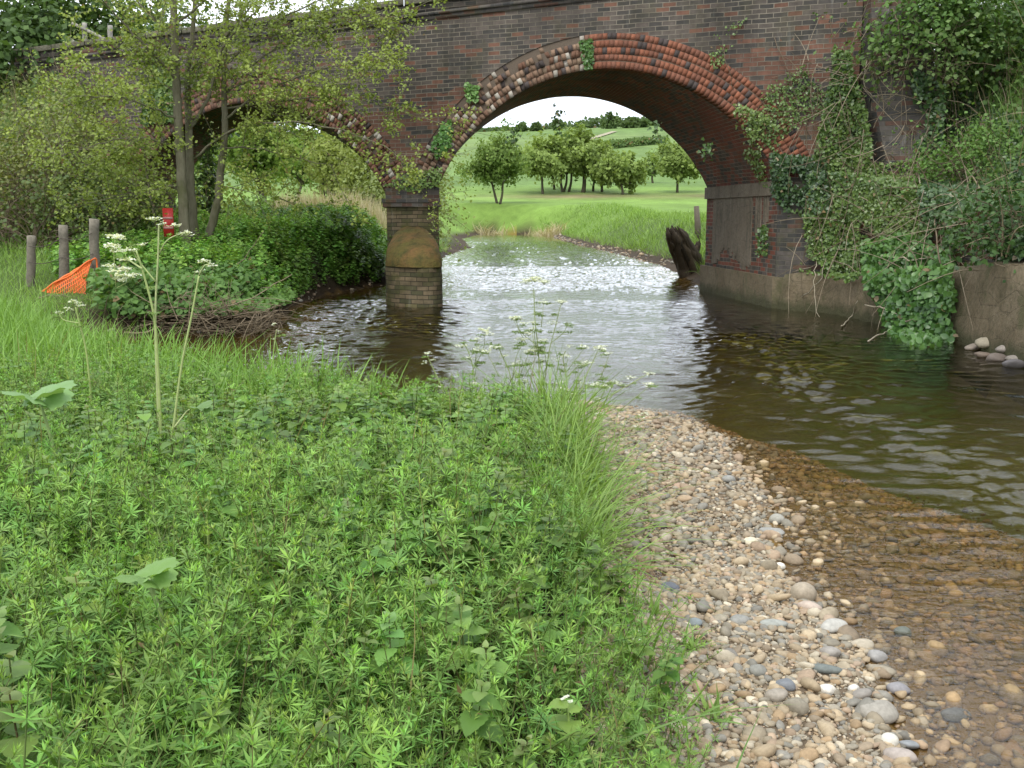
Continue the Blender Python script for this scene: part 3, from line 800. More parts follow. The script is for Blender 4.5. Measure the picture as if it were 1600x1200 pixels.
# ---------------------------------------------------------------- low wall along the right-hand water's edge
WL = np.array([(4.2, 16.38), (4.32, 16.0), (4.75, 15.55), (5.0, 13.8), (5.16, 12.1), (5.12, 10.9), (5.05, 9.9), (5.02, 7), (5.0, 3), (5.0, -4)])
wl = curve(np.c_[WL, np.zeros(len(WL))], 5)[:, :2]
tn = np.gradient(wl, axis=0); tn /= np.linalg.norm(tn, axis=1, keepdims=True)
nr_ = np.c_[-tn[:, 1], tn[:, 0]]          # away from the water
nr_ = np.where((nr_[:, :1] < 0), -nr_, nr_)
ztop = np.interp(wl[:, 1], [-4, 9, 11, 12.5, 15, 16.4], [1.0, .97, .95, .82, .62, .52])
ztop = ztop + fbm(wl[:, 0] * 2, wl[:, 1] * 2, 81, 3, 1.5) * .03
arc = np.concatenate([[0], np.cumsum(np.hypot(*np.diff(wl, axis=0).T))])
def wallsec(offs, zf, mat, name, parent):
    A = Acc(); n = len(wl)
    P_ = [np.c_[wl + nr_ * o + 0 * wl, zf(k)] for k, o in enumerate(offs)]
    X = np.concatenate(P_); j = np.arange(n - 1); q = []
    for k in range(len(offs) - 1):
        q.append(np.stack([k * n + j, k * n + j + 1, (k + 1) * n + j + 1, (k + 1) * n + j], -1))
    uvv = np.concatenate([np.stack([arc, p[:, 2] + offs[k]], -1) for k, p in enumerate(P_)])
    A.add(X, np.concatenate(q), uv=uvv)
    return A.build(name, mat, parent, smooth=False)
wing = thing("wing_wall", (5.1, 11, 0), "low cement-faced wall at the water's edge with a mossy brick top", "wall")
zz = [np.full(len(wl), -1.0), ztop * .0 + .08 + 0 * ztop, ztop * .72, ztop, ztop + .01]
wallsec([-.02, .0, .05, .08, .34], lambda k: [np.full(len(wl), -1.0), np.full(len(wl), .1), ztop * .75, ztop, ztop + .015][k], M['cement'], "cement_face", wing)
zb2 = np.interp(wl[:, 1], [-4, 9, 11, 13, 15.2, 15.7, 16.4], [1.35, 1.3, 1.3, 1.75, 2.0, 2.1, 2.1])
wallsec([.34, .36, .48, .9], lambda k: [ztop - .2, ztop + .02, zb2, zb2 + .02][k], M['brick_wing'], "upper_brickwork", wing)
# ---------------------------------------------------------------- pebbles
def ico(sub):
    import bmesh
    bm = bmesh.new(); bmesh.ops.create_icosphere(bm, subdivisions=sub, radius=1.0)
    V = np.array([v.co[:] for v in bm.verts]); Fq = np.array([[v.index for v in f.verts] for f in bm.faces]); bm.free()
    return V, Fq
ICO1, ICO2, ICO3 = ico(1), ico(2), ico(3)
def stone_proto(icos, r, ang=.0):
    V = icos[0].copy()
    for _ in range(3):
        d = r.normal(size=3); d /= np.linalg.norm(d)
        V += np.outer(np.sin(1.6 * (V @ d) + r.uniform(0, 6)), r.normal(size=3)) * .11
    if ang:      # a few flattened facets
        for _ in range(5):
            d = r.normal(size=3); d /= np.linalg.norm(d); lim = r.uniform(.62, .85)
            e = np.maximum(V @ d - lim, 0); V -= np.outer(e, d) * ang
    return V, [icos[1]]
PAL = np.array([(.36, .27, .165), (.29, .24, .165), (.25, .225, .175), (.36, .25, .165), (.55, .48, .36), (.17, .17, .155), (.31, .2, .1), (.22, .165, .11), (.43, .335, .215), (.2, .195, .165), (.33, .24, .17)])
PW = np.array([.18, .15, .15, .08, .07, .09, .06, .06, .09, .05, .02]); PW = PW / PW.sum()
gr = np.random.default_rng(21)
GA = Acc()
def scatter_stones(n, xr_, yr_, smin, smax, icos, power, keep, sink=.3, dry=True):
    x = gr.uniform(*xr_, n); y = yr_[0] + (yr_[1] - yr_[0]) * gr.random(n) ** power
    D_ = dists(x, y); ins = in_poly(x, y, WP)
    k = keep(x, y, D_, ins); x, y, ins = x[k], y[k], ins[k]; n = len(x)
    s = smin * (smax / smin) ** (gr.random(n) ** 1.9) / 2
    protos = [stone_proto(icos, gr, gr.choice((.5, .8, 1.0))) for _ in range(8)]
    which = gr.integers(0, 8, n)
    z = gz(x, y)
    for w_ in range(8):
        m = which == w_
        if not m.any(): continue
        nn = m.sum()
        S = np.stack([s[m] * gr.uniform(.95, 1.35, nn), s[m] * gr.uniform(.75, 1.05, nn), s[m] * gr.uniform(.45, .75, nn)], -1)
        Mx = rrot(nn, .28, gr) * S[:, None, :]
        T = np.stack([x[m], y[m], z[m] + s[m] * (.55 - sink)], -1)
        V, Fs = inst(protos[w_][0], protos[w_][1], Mx, T)
        c = (PAL[gr.choice(len(PAL), nn, p=PW)] * .72 + np.array((.33, .27, .19)) * .28) * gr.uniform(.82, 1.3, (nn, 1))
        under = np.clip((.012 - (z[m] + s[m] * .45)) / .045, 0, 1)[:, None] * .92     # algae on the drowned ones
        c = c * (1 - under) + (c * .5 + .035) * np.array((1.25, .82, .24)) * under
        GA.add(V, Fs, col=np.repeat(c, len(protos[w_][0]), 0))
nearG_ = lambda x, y, D_, ins: (~ins) & (D_['G'] < 1.05) & (D_['G'] < D_['B'] + .45) & (x > -.1)
shal = lambda x, y, D_, ins: ins & (D_['G'] * gr.uniform(.62, 1.5, len(x)) < np.interp(y, [1, 3, 5, 7, 8], [2.6, 2.6, 1.8, .95, .4]))
scatter_stones(15000, (.2, 1.5), (1.8, 4.2), .011, .042, ICO2, 1.0, nearG_)
scatter_stones(17000, (-.1, 1.6), (4.2, 8.1), .014, .05, ICO1, 1.0, nearG_)
scatter_stones(16000, (.2, 1.5), (1.8, 5.0), .006, .014, ICO1, 1.0, nearG_, .1)
scatter_stones(420, (.2, 1.5), (1.8, 8.0), .05, .085, ICO2, 1.0, nearG_, .25)
scatter_stones(26000, (.8, 4.4), (1.8, 8.2), .015, .06, ICO1, 1.0, shal)
scatter_stones(420, (.9, 3.4), (1.9, 6), .05, .09, ICO2, 1.0, shal, .35)
# shingle on the far banks and at the foot of the banks
far = lambda x, y, D_, ins: (D_['B'] < np.where(ins, .35, .5)) & (gz(x, y) < .3)
scatter_stones(1300, (2.2, 5), (30, 84), .06, .22, ICO1, 1.0, far)
scatter_stones(1800, (-6, -2), (12, 22), .03, .1, ICO1, 1.0, far)
gravel = GA.build("gravel", M['stone'], smooth=True)
tag(gravel, "mixed tan and grey pebbles of the gravel bar and the shallows", "gravel", kind="stuff")

def cobble(px, py, wpx, c, label, flat=.55, long=1.2, z=.02, ang=.5, turn=None):
    p = P(px, py, z)
    x, y = p[0], p[1]; g = float(gz(x, y))
    s = wpx / F * math.hypot(y, CAMH) / 2 * 1.05
    V, Fs = stone_proto(ICO3, gr, ang)
    a = np.array([gr.uniform(-.5, .5) if turn is None else turn])
    Mx = (rotz(a) @ rotx(np.array([gr.normal(0, .12)])))[0] * np.array((s * long ** .5, s / long ** .5, s * flat))
    V = V @ Mx.T + np.array((x, y, max(g + s * flat * .55, -.01 if g < -.02 else g)))
    o = mk("cobble", V, Fs, M['stone'], col=np.broadcast_to(np.array(c) * .68 + .32 * np.mean(c) * np.array((1.1, 1., .86)), (len(V), 3)), smooth=True, base=(x, y, g))
    tag(o, label, "stone", "larger stones on the gravel bar")
cobble(1255, 936, 40, (.4, .32, .22), "domed tan cobble at the water's edge, the farther of two big tan ones", .75)
cobble(1264, 957, 30, (.5, .38, .3), "pale pink oval stone lying just in front of the domed tan cobble", .5, 1.6)
cobble(1300, 985, 34, (.42, .41, .37), "pale grey smooth cobble at the water's edge below the pink oval stone", .6, 1.4)
cobble(1348, 1003, 32, (.44, .37, .26), "squarish tan cobble at the edge of the shallows", .6, 1.3, ang=.85)
cobble(1370, 1019, 28, (.3, .29, .28), "grey cobble touching the squarish tan cobble on its water side", .6)
cobble(1291, 1053, 36, (.15, .18, .17), "dark slate-green flat pebble among the pale gravel", .4, 1.7, turn=-.4)
cobble(1404, 1069, 30, (.25, .24, .26), "purplish grey stone standing alone in the shallow water", .7, 1.3)
cobble(1374, 1116, 50, (.33, .3, .25), "largest grey-tan oval cobble on the gravel bar", .6, 1.35)
cobble(1290, 1085, 22, (.66, .62, .54), "creamy white pebble in the middle of the gravel, left of the largest cobble", .7)
cobble(1345, 1090, 28, (.28, .25, .22), "brown-grey cobble with a white pebble against it, above the largest cobble", .6)
cobble(1334, 1080, 17, (.62, .6, .55), "small white pebble leaning on a brown-grey cobble", .7)
cobble(1297, 1026, 26, (.31, .28, .25), "round grey cobble on the bar below the water's edge", .65)
cobble(1392, 1162, 24, (.6, .58, .5), "white upright pebble at the wet edge near the bottom of the bar", .9, 1.1)
cobble(1405, 1186, 44, (.4, .33, .29), "long pinkish grey cobble at the bottom edge of the photo", .5, 1.6, turn=-.5)
cobble(1420, 1158, 24, (.24, .26, .28), "blue-grey pebble beside the white upright pebble", .8, 1.1)
cobble(1227, 1082, 24, (.17, .19, .22), "dark blue pebble half buried in the pale gravel", .6, 1.3)
cobble(1212, 1101, 32, (.34, .29, .23), "tan-grey oval cobble in the middle of the bar, below the dark blue pebble", .6, 1.3)
cobble(1411, 996, 26, (.13, .15, .12), "dark green drowned stone in the shallows off the bar", .6, 1.2, z=-.03)
cobble(1488, 1141, 36, (.12, .12, .11), "dark slate stone under water, farthest out in the shallows", .4, 1.6, z=-.06)
cobble(1218, 884, 15, (.7, .68, .6), "small bright white pebble alone in the shallow brown water", .8, 1.0)
cobble(1173, 847, 24, (.62, .55, .38), "yellowish white oval pebble on the upper bar", .5, 1.4)
cobble(1214, 810, 26, (.33, .32, .27), "rounded grey stone at the water's edge on the upper bar", .6, 1.3)
cobble(1138, 754, 22, (.28, .28, .26), "grey pebble near the top of the bar by the ripples", .6, 1.3)
cobble(1067, 791, 22, (.45, .3, .16), "orange-tan pebble on the upper bar, the larger of two", .6, 1.3)
cobble(1061, 771, 17, (.46, .28, .17), "orange-tan pebble on the upper bar, the smaller of two", .6, 1.2)
cobble(991, 819, 22, (.42, .31, .25), "pinkish pebble beside the overhanging grass on the upper bar", .6, 1.2)
cobble(1206, 835, 30, (.3, .3, .28), "long grey stone awash at the edge of the upper bar", .4, 1.7, z=.0)
cobble(1047, 929, 24, (.13, .15, .19), "dark blue-grey pebble by the little muddy pool", .6, 1.4)
cobble(1086, 994, 20, (.2, .25, .27), "blue-green grey pebble in the gravel below the muddy pool", .6, 1.1)
cobble(1206, 988, 32, (.31, .33, .3), "long greenish grey cobble lying across the bar", .5, 1.8, turn=.1)
cobble(1155, 984, 30, (.27, .27, .25), "flat dull grey cobble next to the long greenish grey one", .45, 1.2)
cobble(1185, 1063, 24, (.24, .24, .21), "squarish dark grey pebble on the bar below the long greenish cobble", .7, 1.1, ang=.8)
cobble(1138, 1039, 23, (.22, .2, .17), "dark brown-grey pebble on the landward half of the bar", .6, 1.2)

# stones that have fallen at the foot of the low wall
for i, (px, py, w_, c, lab) in enumerate([
    (1520, 541, 20, (.24, .2, .16), "brown stone at the wall foot next to the hanging ivy, first of the row"),
    (1545, 544, 30, (.3, .26, .19), "flat tan slab at the wall foot, second stone from the ivy"),
    (1556, 557, 26, (.16, .13, .11), "dark brown wet stone in front of the flat tan slab"),
    (1571, 553, 26, (.27, .235, .2), "grey angular stone in the middle of the wall-foot stones"),
    (1590, 560, 24, (.23, .2, .17), "grey-brown stone at the right edge of the wall-foot stones"),
    (1582, 567, 26, (.12, .11, .11), "blackish wet stone lowest in the water at the wall foot"),
    (1537, 553, 20, (.17, .13, .1), "small reddish brown stone at the water line of the wall foot")]):
    p = P(px, py, .04); s = w_ / F * p[1] * .62
    V, Fs = stone_proto(ICO2, gr, .9)
    V = V @ (rotz(np.array([gr.uniform(-.6, .6)]))[0] * np.array((s * 1.2, s, s * .5))).T + np.array((p[0], p[1], .02 + s * .1 + (.06 if i in (1, 3) else 0)))
    o = mk("rock", V, Fs, M['stone'], col=np.broadcast_to(np.array(c), (len(V), 3)), base=(p[0], p[1], -.05))
    tag(o, lab, "stone", "fallen stones at the wall foot")

# ---------------------------------------------------------------- leaves and small plants
LEAF4 = (np.array([(0, 0, 0), (.5, .45, .06), (0, 1, 0), (-.5, .45, .06)]), [np.array([[0, 1, 2, 3]])])
LEAF6 = (np.array([(0, 0, 0), (.42, .25, .08), (.46, .6, .05), (0, 1, -.12), (-.46, .6, .05), (-.42, .25, .08), (0, .45, 0)]),
         [np.array([[0, 1, 2, 6], [6, 2, 3, 4], [0, 6, 4, 5]])])
IVYL = (np.array([(0, 0, 0), (.5, .12, .03), (.36, .45, .03), (0, 1, -.05), (-.36, .45, .03), (-.5, .12, .03)]), [np.array([[0, 1, 2, 3], [0, 3, 4, 5]])])
def leaves(A, pos, nrm, size, c1, c2, aspect=.7, proto=LEAF4, r=None, jit=.5, cpow=1.0):
    r = r or rng; n = len(pos)
    nn = np.asarray(nrm, float) + r.normal(0, jit, (n, 3))
    s = np.asarray(size) * r.uniform(.65, 1.3, n)
    Mx = frame_to(nn, r) * np.stack([s * aspect, s, s], -1)[:, None, :]
    V, Fs = inst(proto[0], proto[1], Mx, pos)
    tn = .5 + .55 * fbm(pos[:, 0] * 2.2 + pos[:, 1], pos[:, 2] * 2.6, 9, 3, 1.2)
    c = lerp(c1, c2, np.clip(.55 * r.random(n) + .45 * tn, 0, 1) ** cpow)
    if max(c1) < .35:
        dead = r.random(n) < .025; c[dead] = np.array((.24, .17, .08)) * r.uniform(.6, 1.1, (dead.sum(), 1))
    A.add(V, Fs, col=np.repeat(c, len(proto[0]), 0))

def blade_proto(r, bend, wid, seg=4):
    t = np.linspace(0, 1, seg + 1)
    y = bend * t ** 2; z = t * (1 - .35 * bend * t); wd = wid * (1 - t ** 1.6) * (.5 + .5 * np.minimum(t * 4, 1))
    V = np.concatenate([np.stack([-wd, y, z], -1), np.stack([wd, y, z + .0], -1)])
    n = seg + 1; j = np.arange(seg)
    return V, [np.stack([j, n + j, n + j + 1, j + 1], -1)]
def cleaver_proto(r):
    """goosegrass shoot, unit height: weak stem with a few whorls of narrow leaves near its tip"""
    A = Acc(); lean = r.normal(0, .22, 2)
    f = lambda t: np.array((lean[0] * t ** 1.6, lean[1] * t ** 1.6, t))
    V, Fs = tube([f(t) for t in np.linspace(.2, 1, 4)], np.linspace(.0065, .0032, 4), 3, False)
    A.add(V, Fs, col=lerp((.2, .3, .08), (.2, .17, .08), r.random() ** 3))
    for k, t in enumerate((1.0, .955, .86 + r.normal(0, .02), .72 + r.normal(0, .03), .55 + r.normal(0, .03))):
        nl = r.integers(6, 9); L = (.035, .065, .092, .098, .09)[k]; up = (1.1, .75, .4, .15, .0)[k]
        az = r.uniform(0, 6.28) + np.arange(nl) * 6.283 / nl + r.normal(0, .15, nl)
        L_ = L * r.uniform(.75, 1.2, nl); e = up + r.normal(0, .22, nl)
        Mx = rotz(az) @ rotx(e) * np.stack([L_ * .17, L_, L_ * .3], -1)[:, None, :]
        V, Fs = inst(LEAF4[0], LEAF4[1], Mx, np.repeat(f(t)[None], nl, 0))
        A.add(V, Fs, col=np.repeat(lerp((.275, .44, .095), (.145, .29, .06), k / 4.) * r.uniform(.8, 1.2, (nl, 1)), 4, 0))
    return np.concatenate(A.V), [np.concatenate(v) for v in A.F.values()], np.concatenate(A.C)
def nettle_leaf(teeth=5):
    t = np.linspace(0, 1, teeth * 2 + 2)
    wd = .46 * np.sin(np.pi * t ** .62) ** .8 * (1 - .12 * (np.arange(len(t)) % 2)) ; wd[0] = .02; wd[-1] = 0
    z = -.28 * t ** 2
    Lp = np.stack([-wd, t, z + .12 * wd], -1); Cp = np.stack([0 * t, t, z - .02], -1); Rp = np.stack([wd, t, z + .12 * wd], -1)
    n = len(t); j = np.arange(n - 1)
    V = np.concatenate([Lp, Cp, Rp])
    return V, [np.concatenate([np.stack([j, n + j, n + j + 1, j + 1], -1), np.stack([n + j, 2 * n + j, 2 * n + j + 1, n + j + 1], -1)])]
NLEAF = nettle_leaf()
NLEAF_S = nettle_leaf(2)
def nettle_proto(r, c1=(.13, .25, .055), c2=(.2, .33, .075), small=False, top=(.21, .28, .1)):
    A = Acc(); lean = r.normal(0, .1, 2); pl = NLEAF_S if small else NLEAF
    f = lambda t: np.array((lean[0] * t ** 1.5, lean[1] * t ** 1.5, t))
    V, Fs = tube([f(t) for t in np.linspace(0, 1, 4)], np.linspace(.012, .005, 4), 3, False)
    A.add(V, Fs, col=lerp((.16, .24, .07), (.16, .13, .07), r.random()))
    t = 1.0; k = 0; a0 = r.uniform(0, 6.28)
    while t > .25:
        L = np.interp(k, [0, 1, 2, 3, 4, 9], [.06, .11, .17, .21, .22, .2]); dr = np.interp(k, [0, 1, 2, 4, 9], [.9, .5, .2, -.05, -.3])
        for s_ in (0, math.pi):
            az = np.array([a0 + k * 1.57 + s_ + r.normal(0, .2)]); L_ = L * r.uniform(.85, 1.15)
            Mx = (rotz(az) @ rotx(np.array([dr + r.normal(0, .15)])))[0] * L_
            V = pl[0] @ Mx.T + f(t)
            A.add(V, pl[1], col=lerp(lerp(c1, c2, r.random()), top, max(0, 1 - k / 2.)))
        t -= np.interp(k, [0, 2, 5], [.05, .1, .14]); k += 1
    return np.concatenate(A.V), [np.concatenate(v) for v in A.F.values()], np.concatenate(A.C)
def plant(A, protos, x, y, h, r, tilt=.12, z=None, tint=.28, wide=1.0):
    n = len(x); z = gz(x, y) if z is None else z
    which = r.integers(0, len(protos), n)
    for w_ in range(len(protos)):
        m = which == w_
        if not m.any(): continue
        pv, pf, pc = protos[w_]; nn = m.sum()
        hh = h[m]
        Mx = rrot(nn, tilt, r) * np.stack([hh * wide, hh * wide, hh], -1)[:, None, :]
        V, Fs = inst(pv, pf, Mx, np.stack([x[m], y[m], z[m] - .01], -1))
        t_ = r.uniform(1 - tint, 1 + tint, (nn, 1, 1)) * (1 + r.normal(0, tint * .25, (nn, 1, 3)))
        A.add(V, Fs, col=np.clip(pc[None] * t_, 0, 1).reshape(-1, 3))
def blades(A, x, y, h, r, c1, c2, bend=(.2, .9), wid=.012, tilt=.25, z=None, nprot=6, seg=4, cpow=1.):
    pr = [(lambda q: (q[0], q[1], np.ones((len(q[0]), 3))))(blade_proto(r, r.uniform(*bend), wid, seg)) for _ in range(nprot)]
    n = len(x); z = gz(x, y) if z is None else z
    which = r.integers(0, nprot, n)
    for w_ in range(nprot):
        m = which == w_; nn = m.sum()
        if not nn: continue
        Mx = rrot(nn, tilt, r) * h[m][:, None, None]
        V, Fs = inst(pr[w_][0], pr[w_][1], Mx, np.stack([x[m], y[m], z[m] - .01], -1))
        A.add(V, Fs, col=np.repeat(lerp(c1, c2, r.random(nn) ** cpow), len(pr[w_][0]), 0))

# ---------------------------------------------------------------- the near bank: goosegrass, nettles and grass, too many to count
ur = np.random.default_rng(33)
def veg_edge(y):      # x of the right-hand limit of the vegetation
    return np.interp(y, [1.2, 2.4, 3.0, 3.7, 4.2, 5.0, 6.0, 6.6, 7.0], [.48, .42, .37, .3, .36, .38, .3, .12, -.4])
def bank_pts(n, ymin, ymax, xmin=-7.2, edge=.0):
    x = ur.uniform(xmin, .7, n); y = ur.uniform(ymin, ymax, n)
    e = veg_edge(y) + edge + .09 * fbm(x * 2, y, 91, 3, 3.)
    d = dists(x, y)
    k = (x < e) & (np.abs(x) < .62 * y + .5) & ~in_poly(x, y, WP) & ((d['B'] > .05))
    return x[k], y[k]
nearH = lambda x, y: (.345 + .05 * fbm(x, y, 95, 3, 2.2)) * (1 - .45 * ss(-.55, .1, x - veg_edge(y))) * (1 - .22 * ss(5.6, 7.2, y))
cl = [cleaver_proto(ur) for _ in range(24)]
ne = [nettle_proto(ur) for _ in range(10)]
A = Acc()
x, y = bank_pts(44000, .9, 4.2); wgt = ur.random(len(x)) < np.clip(.62 + .5 * fbm(x, y, 96, 3, 1.6) - .28 * ss(-.4, .3, x), .12, 1)
x, y = x[wgt], y[wgt]
plant(A, cl, x, y, nearH(x, y) * ur.uniform(.55, 1.22, len(x)), ur, .4, wide=1.1)
x, y = bank_pts(26000, 4.2, 9.4); wgt = ur.random(len(x)) < np.clip(.42 + .5 * fbm(x, y, 96, 3, 1.6), .08, 1) * ss(8.2, 5.5, y)
x, y = x[wgt], y[wgt]
plant(A, cl, x, y, nearH(x, y) * ur.uniform(.6, 1.15, len(x)), ur, .25, wide=1.15)
# lower leaves that fill in between the shoots
x, y = bank_pts(90000, .9, 9.6); k = ur.random(len(x)) < .62; x, y = x[k], y[k]
leaves(A, np.stack([x, y, gz(x, y) + nearH(x, y) * ur.uniform(.3, .86, len(x))], -1), np.tile((0, -.15, 1.), (len(x), 1)), .026, (.12, .22, .04), (.25, .38, .075), .42, LEAF4, ur, .55)
o = A.build("goosegrass", M['leaf']); tag(o, "mass of pale green goosegrass shoots with starry leaf whorls on the near bank", "undergrowth", kind="stuff")
A = Acc()
x, y = bank_pts(2600, .9, 5.2, edge=-.02); wgt = ur.random(len(x)) < np.clip(.3 - .65 * fbm(x, y, 96, 3, 1.6) + .4 * ss(-.5, .4, x), .05, .9)
x, y = x[wgt], y[wgt]
plant(A, ne, x, y, nearH(x, y) * ur.uniform(.75, 1.12, len(x)), ur, .12)
x, y = bank_pts(4200, 5.0, 9.4); wgt = ur.random(len(x)) < np.clip(.5 - .5 * fbm(x, y, 96, 3, 1.6), .1, .9)
x, y = x[wgt], y[wgt]
nf = [nettle_proto(ur, (.12, .21, .045), (.2, .32, .07), True, (.21, .33, .08)) for _ in range(8)]
plant(A, nf, x, y, nearH(x, y) * ur.uniform(.7, 1.05, len(x)), ur, .14)
o = A.build("nettles", M['leaf']); tag(o, "bed of young stinging nettles with toothed leaves on the near bank", "nettles", kind="stuff")
A = Acc()
x, y = bank_pts(46000, 1.0, 11.6)
dens = .5 + .75 * ss(5.2, 6.5, y) * ss(.1, -1.2, x) + .8 * np.exp(-((x - veg_edge(y) + .12) / .13) ** 2) * ss(3.0, 4.0, y) * ss(6.5, 5.6, y)
k = ur.random(len(x)) < dens; x, y = x[k], y[k]
far_ = ss(5.0, 6.6, y) * ss(.1, -1.0, x)
blades(A, x, y, (.27 + .2 * far_) * ur.uniform(.6, 1.25, len(x)), ur, (.14, .26, .05), (.25, .42, .09), (.25, 1.0), .016, .28)
# long grass arching over the edge of the gravel
n = 1700; y = ur.uniform(3.4, 6.2, n); x = veg_edge(y) - ur.uniform(.0, .2, n)
blades(A, x, y, ur.uniform(.24, .52, n), ur, (.15, .25, .055), (.27, .4, .1), (.6, 1.35), .011, .42, seg=6)
x, y = bank_pts(1500, 1.4, 4.2); k = ur.random(len(x)) < .35; x, y = x[k], y[k]
blades(A, x, y, ur.uniform(.3, .6, len(x)), ur, (.1, .19, .045), (.16, .26, .07), (.2, .9), .011, .22, seg=6)
# dry stalks from last year
x, y = bank_pts(900, 1.5, 8); k = ur.random(len(x)) < .5; x, y = x[k], y[k]
blades(A, x, y, ur.uniform(.3, .6, len(x)), ur, (.3, .24, .12), (.25, .22, .1), (.05, .3), .007, .3, seg=3)
o = A.build("grass", M['leaf']); tag(o, "bright green tufts of long grass on the near bank and over the gravel edge", "grass", kind="stuff")
# ---------------------------------------------------------------- where a line of sight meets the ground or masonry
wlx = lambda y: np.interp(y, [-4, 7, 9.9, 10.9, 12.1, 13.8, 15.55, 16, 16.4], [5., 5.02, 5.05, 5.12, 5.16, 5.0, 4.75, 4.32, 4.2])
zb2f = lambda y: np.interp(y, [-4, 9, 11, 13, 15.2, 15.7, 16.4], [1.35, 1.3, 1.3, 1.75, 2.0, 2.1, 2.1])
zwl = lambda y: np.interp(y, [-4, 9, 11, 12.5, 15, 16.4], [1.0, .97, .95, .82, .62, .52])
def hit(px, py, t0=5., t1=40., n=900, masonry=True):
    px = np.atleast_1d(np.asarray(px, float)); py = np.atleast_1d(np.asarray(py, float))
    a, b = (px - 800) / F, (600 - py) / F
    d = np.stack([a, CP + b * SP, -SP + b * CP], -1)
    ts = np.linspace(t0, t1, n) if t1 < 60 else np.geomspace(t0, t1, n)
    Pt = d[:, None, :] * ts[None, :, None] + np.array((0, 0, CAMH))
    x, y, z = Pt[..., 0], Pt[..., 1], Pt[..., 2]
    c = z < np.maximum(gz(x, y), -.0)
    if masonry:
        u, v = uw(x, y)
        lo_ = lower(u.ravel(), 0.).reshape(u.shape)
        c |= (v > -.015) & (v < 1) & (u > U0) & (u < U1) & (z < zstr(u) + .4) & ((z > lo_) | (u < 0) | (u > UL))
        c |= (u < -1.1) & (u > -2.15) & (v > -.35) & (v < .5) & (z < 5.1 + .8 * (u + 1.1)) & (z > 1.6)
        c |= (y < 16.3) & (x > wlx(y) + .28) & (z < zb2f(y)) & (x < 9)
        c |= (y < 15.8) & (x > wlx(y) + .02) & (z < zwl(y)) & (x < 9)
    k = np.argmax(c, 1); ok = c.any(1)
    return Pt[np.arange(len(px)), k], ok, -d / np.linalg.norm(d, axis=1, keepdims=True)
def G(px, py, t1=700.):
    p, ok, _ = hit(px, py, 4., t1, 4000, False)
    return p[0]
def in_pix(poly, n, r):
    poly = np.asarray(poly, float)
    x0, y0 = poly.min(0); x1, y1 = poly.max(0)
    px = r.uniform(x0, x1, n); py = r.uniform(y0, y1, n)
    k = in_poly(px, py, [tuple(p) for p in poly]); return px[k], py[k]
def spread(A, poly, n, off, size, c1, c2, r, aspect=.9, proto=IVYL, jit=.45, clump=.0, thr=None, up=.35, seed=1, cpow=1.):
    px, py = in_pix(poly, n, r)
    if thr is not None:
        k = fbm(px / 38., py / 38., seed, 3, 1.) + r.normal(0, .12, len(px)) > thr; px, py = px[k], py[k]
    p, ok, toward = hit(px, py)
    p, toward = p[ok], toward[ok]
    o = off[0] + (off[1] - off[0]) * r.random(len(p)) ** 1.4
    if clump: o = o + clump * np.clip(fbm(px[ok] / 26., py[ok] / 26., seed + 5, 3, 1.), 0, 2)
    p = p + toward * o[:, None]
    leaves(A, p, toward + np.array((0, 0, up)), size, c1, c2, aspect, proto, r, jit, cpow)
    return p
def stems(A, pxs, off, rad, col, r, wob=.05):
    """dead or woody stems hugging a surface, given as pixel paths of the photograph"""
    for pts in pxs:
        p, ok, tw = hit([q[0] for q in pts], [q[1] for q in pts])
        if not ok.all(): continue
        pth = curve(p + tw * (off + .1 * np.sin(np.linspace(0, 3.1, len(p))))[:, None], 5)
        pth = pth + r.normal(0, wob * .2, pth.shape)
        V, Fs = tube(pth, np.linspace(rad, rad * .45, len(pth)), 5)
        A.add(V, Fs, col=np.array(col) * r.uniform(.75, 1.2))

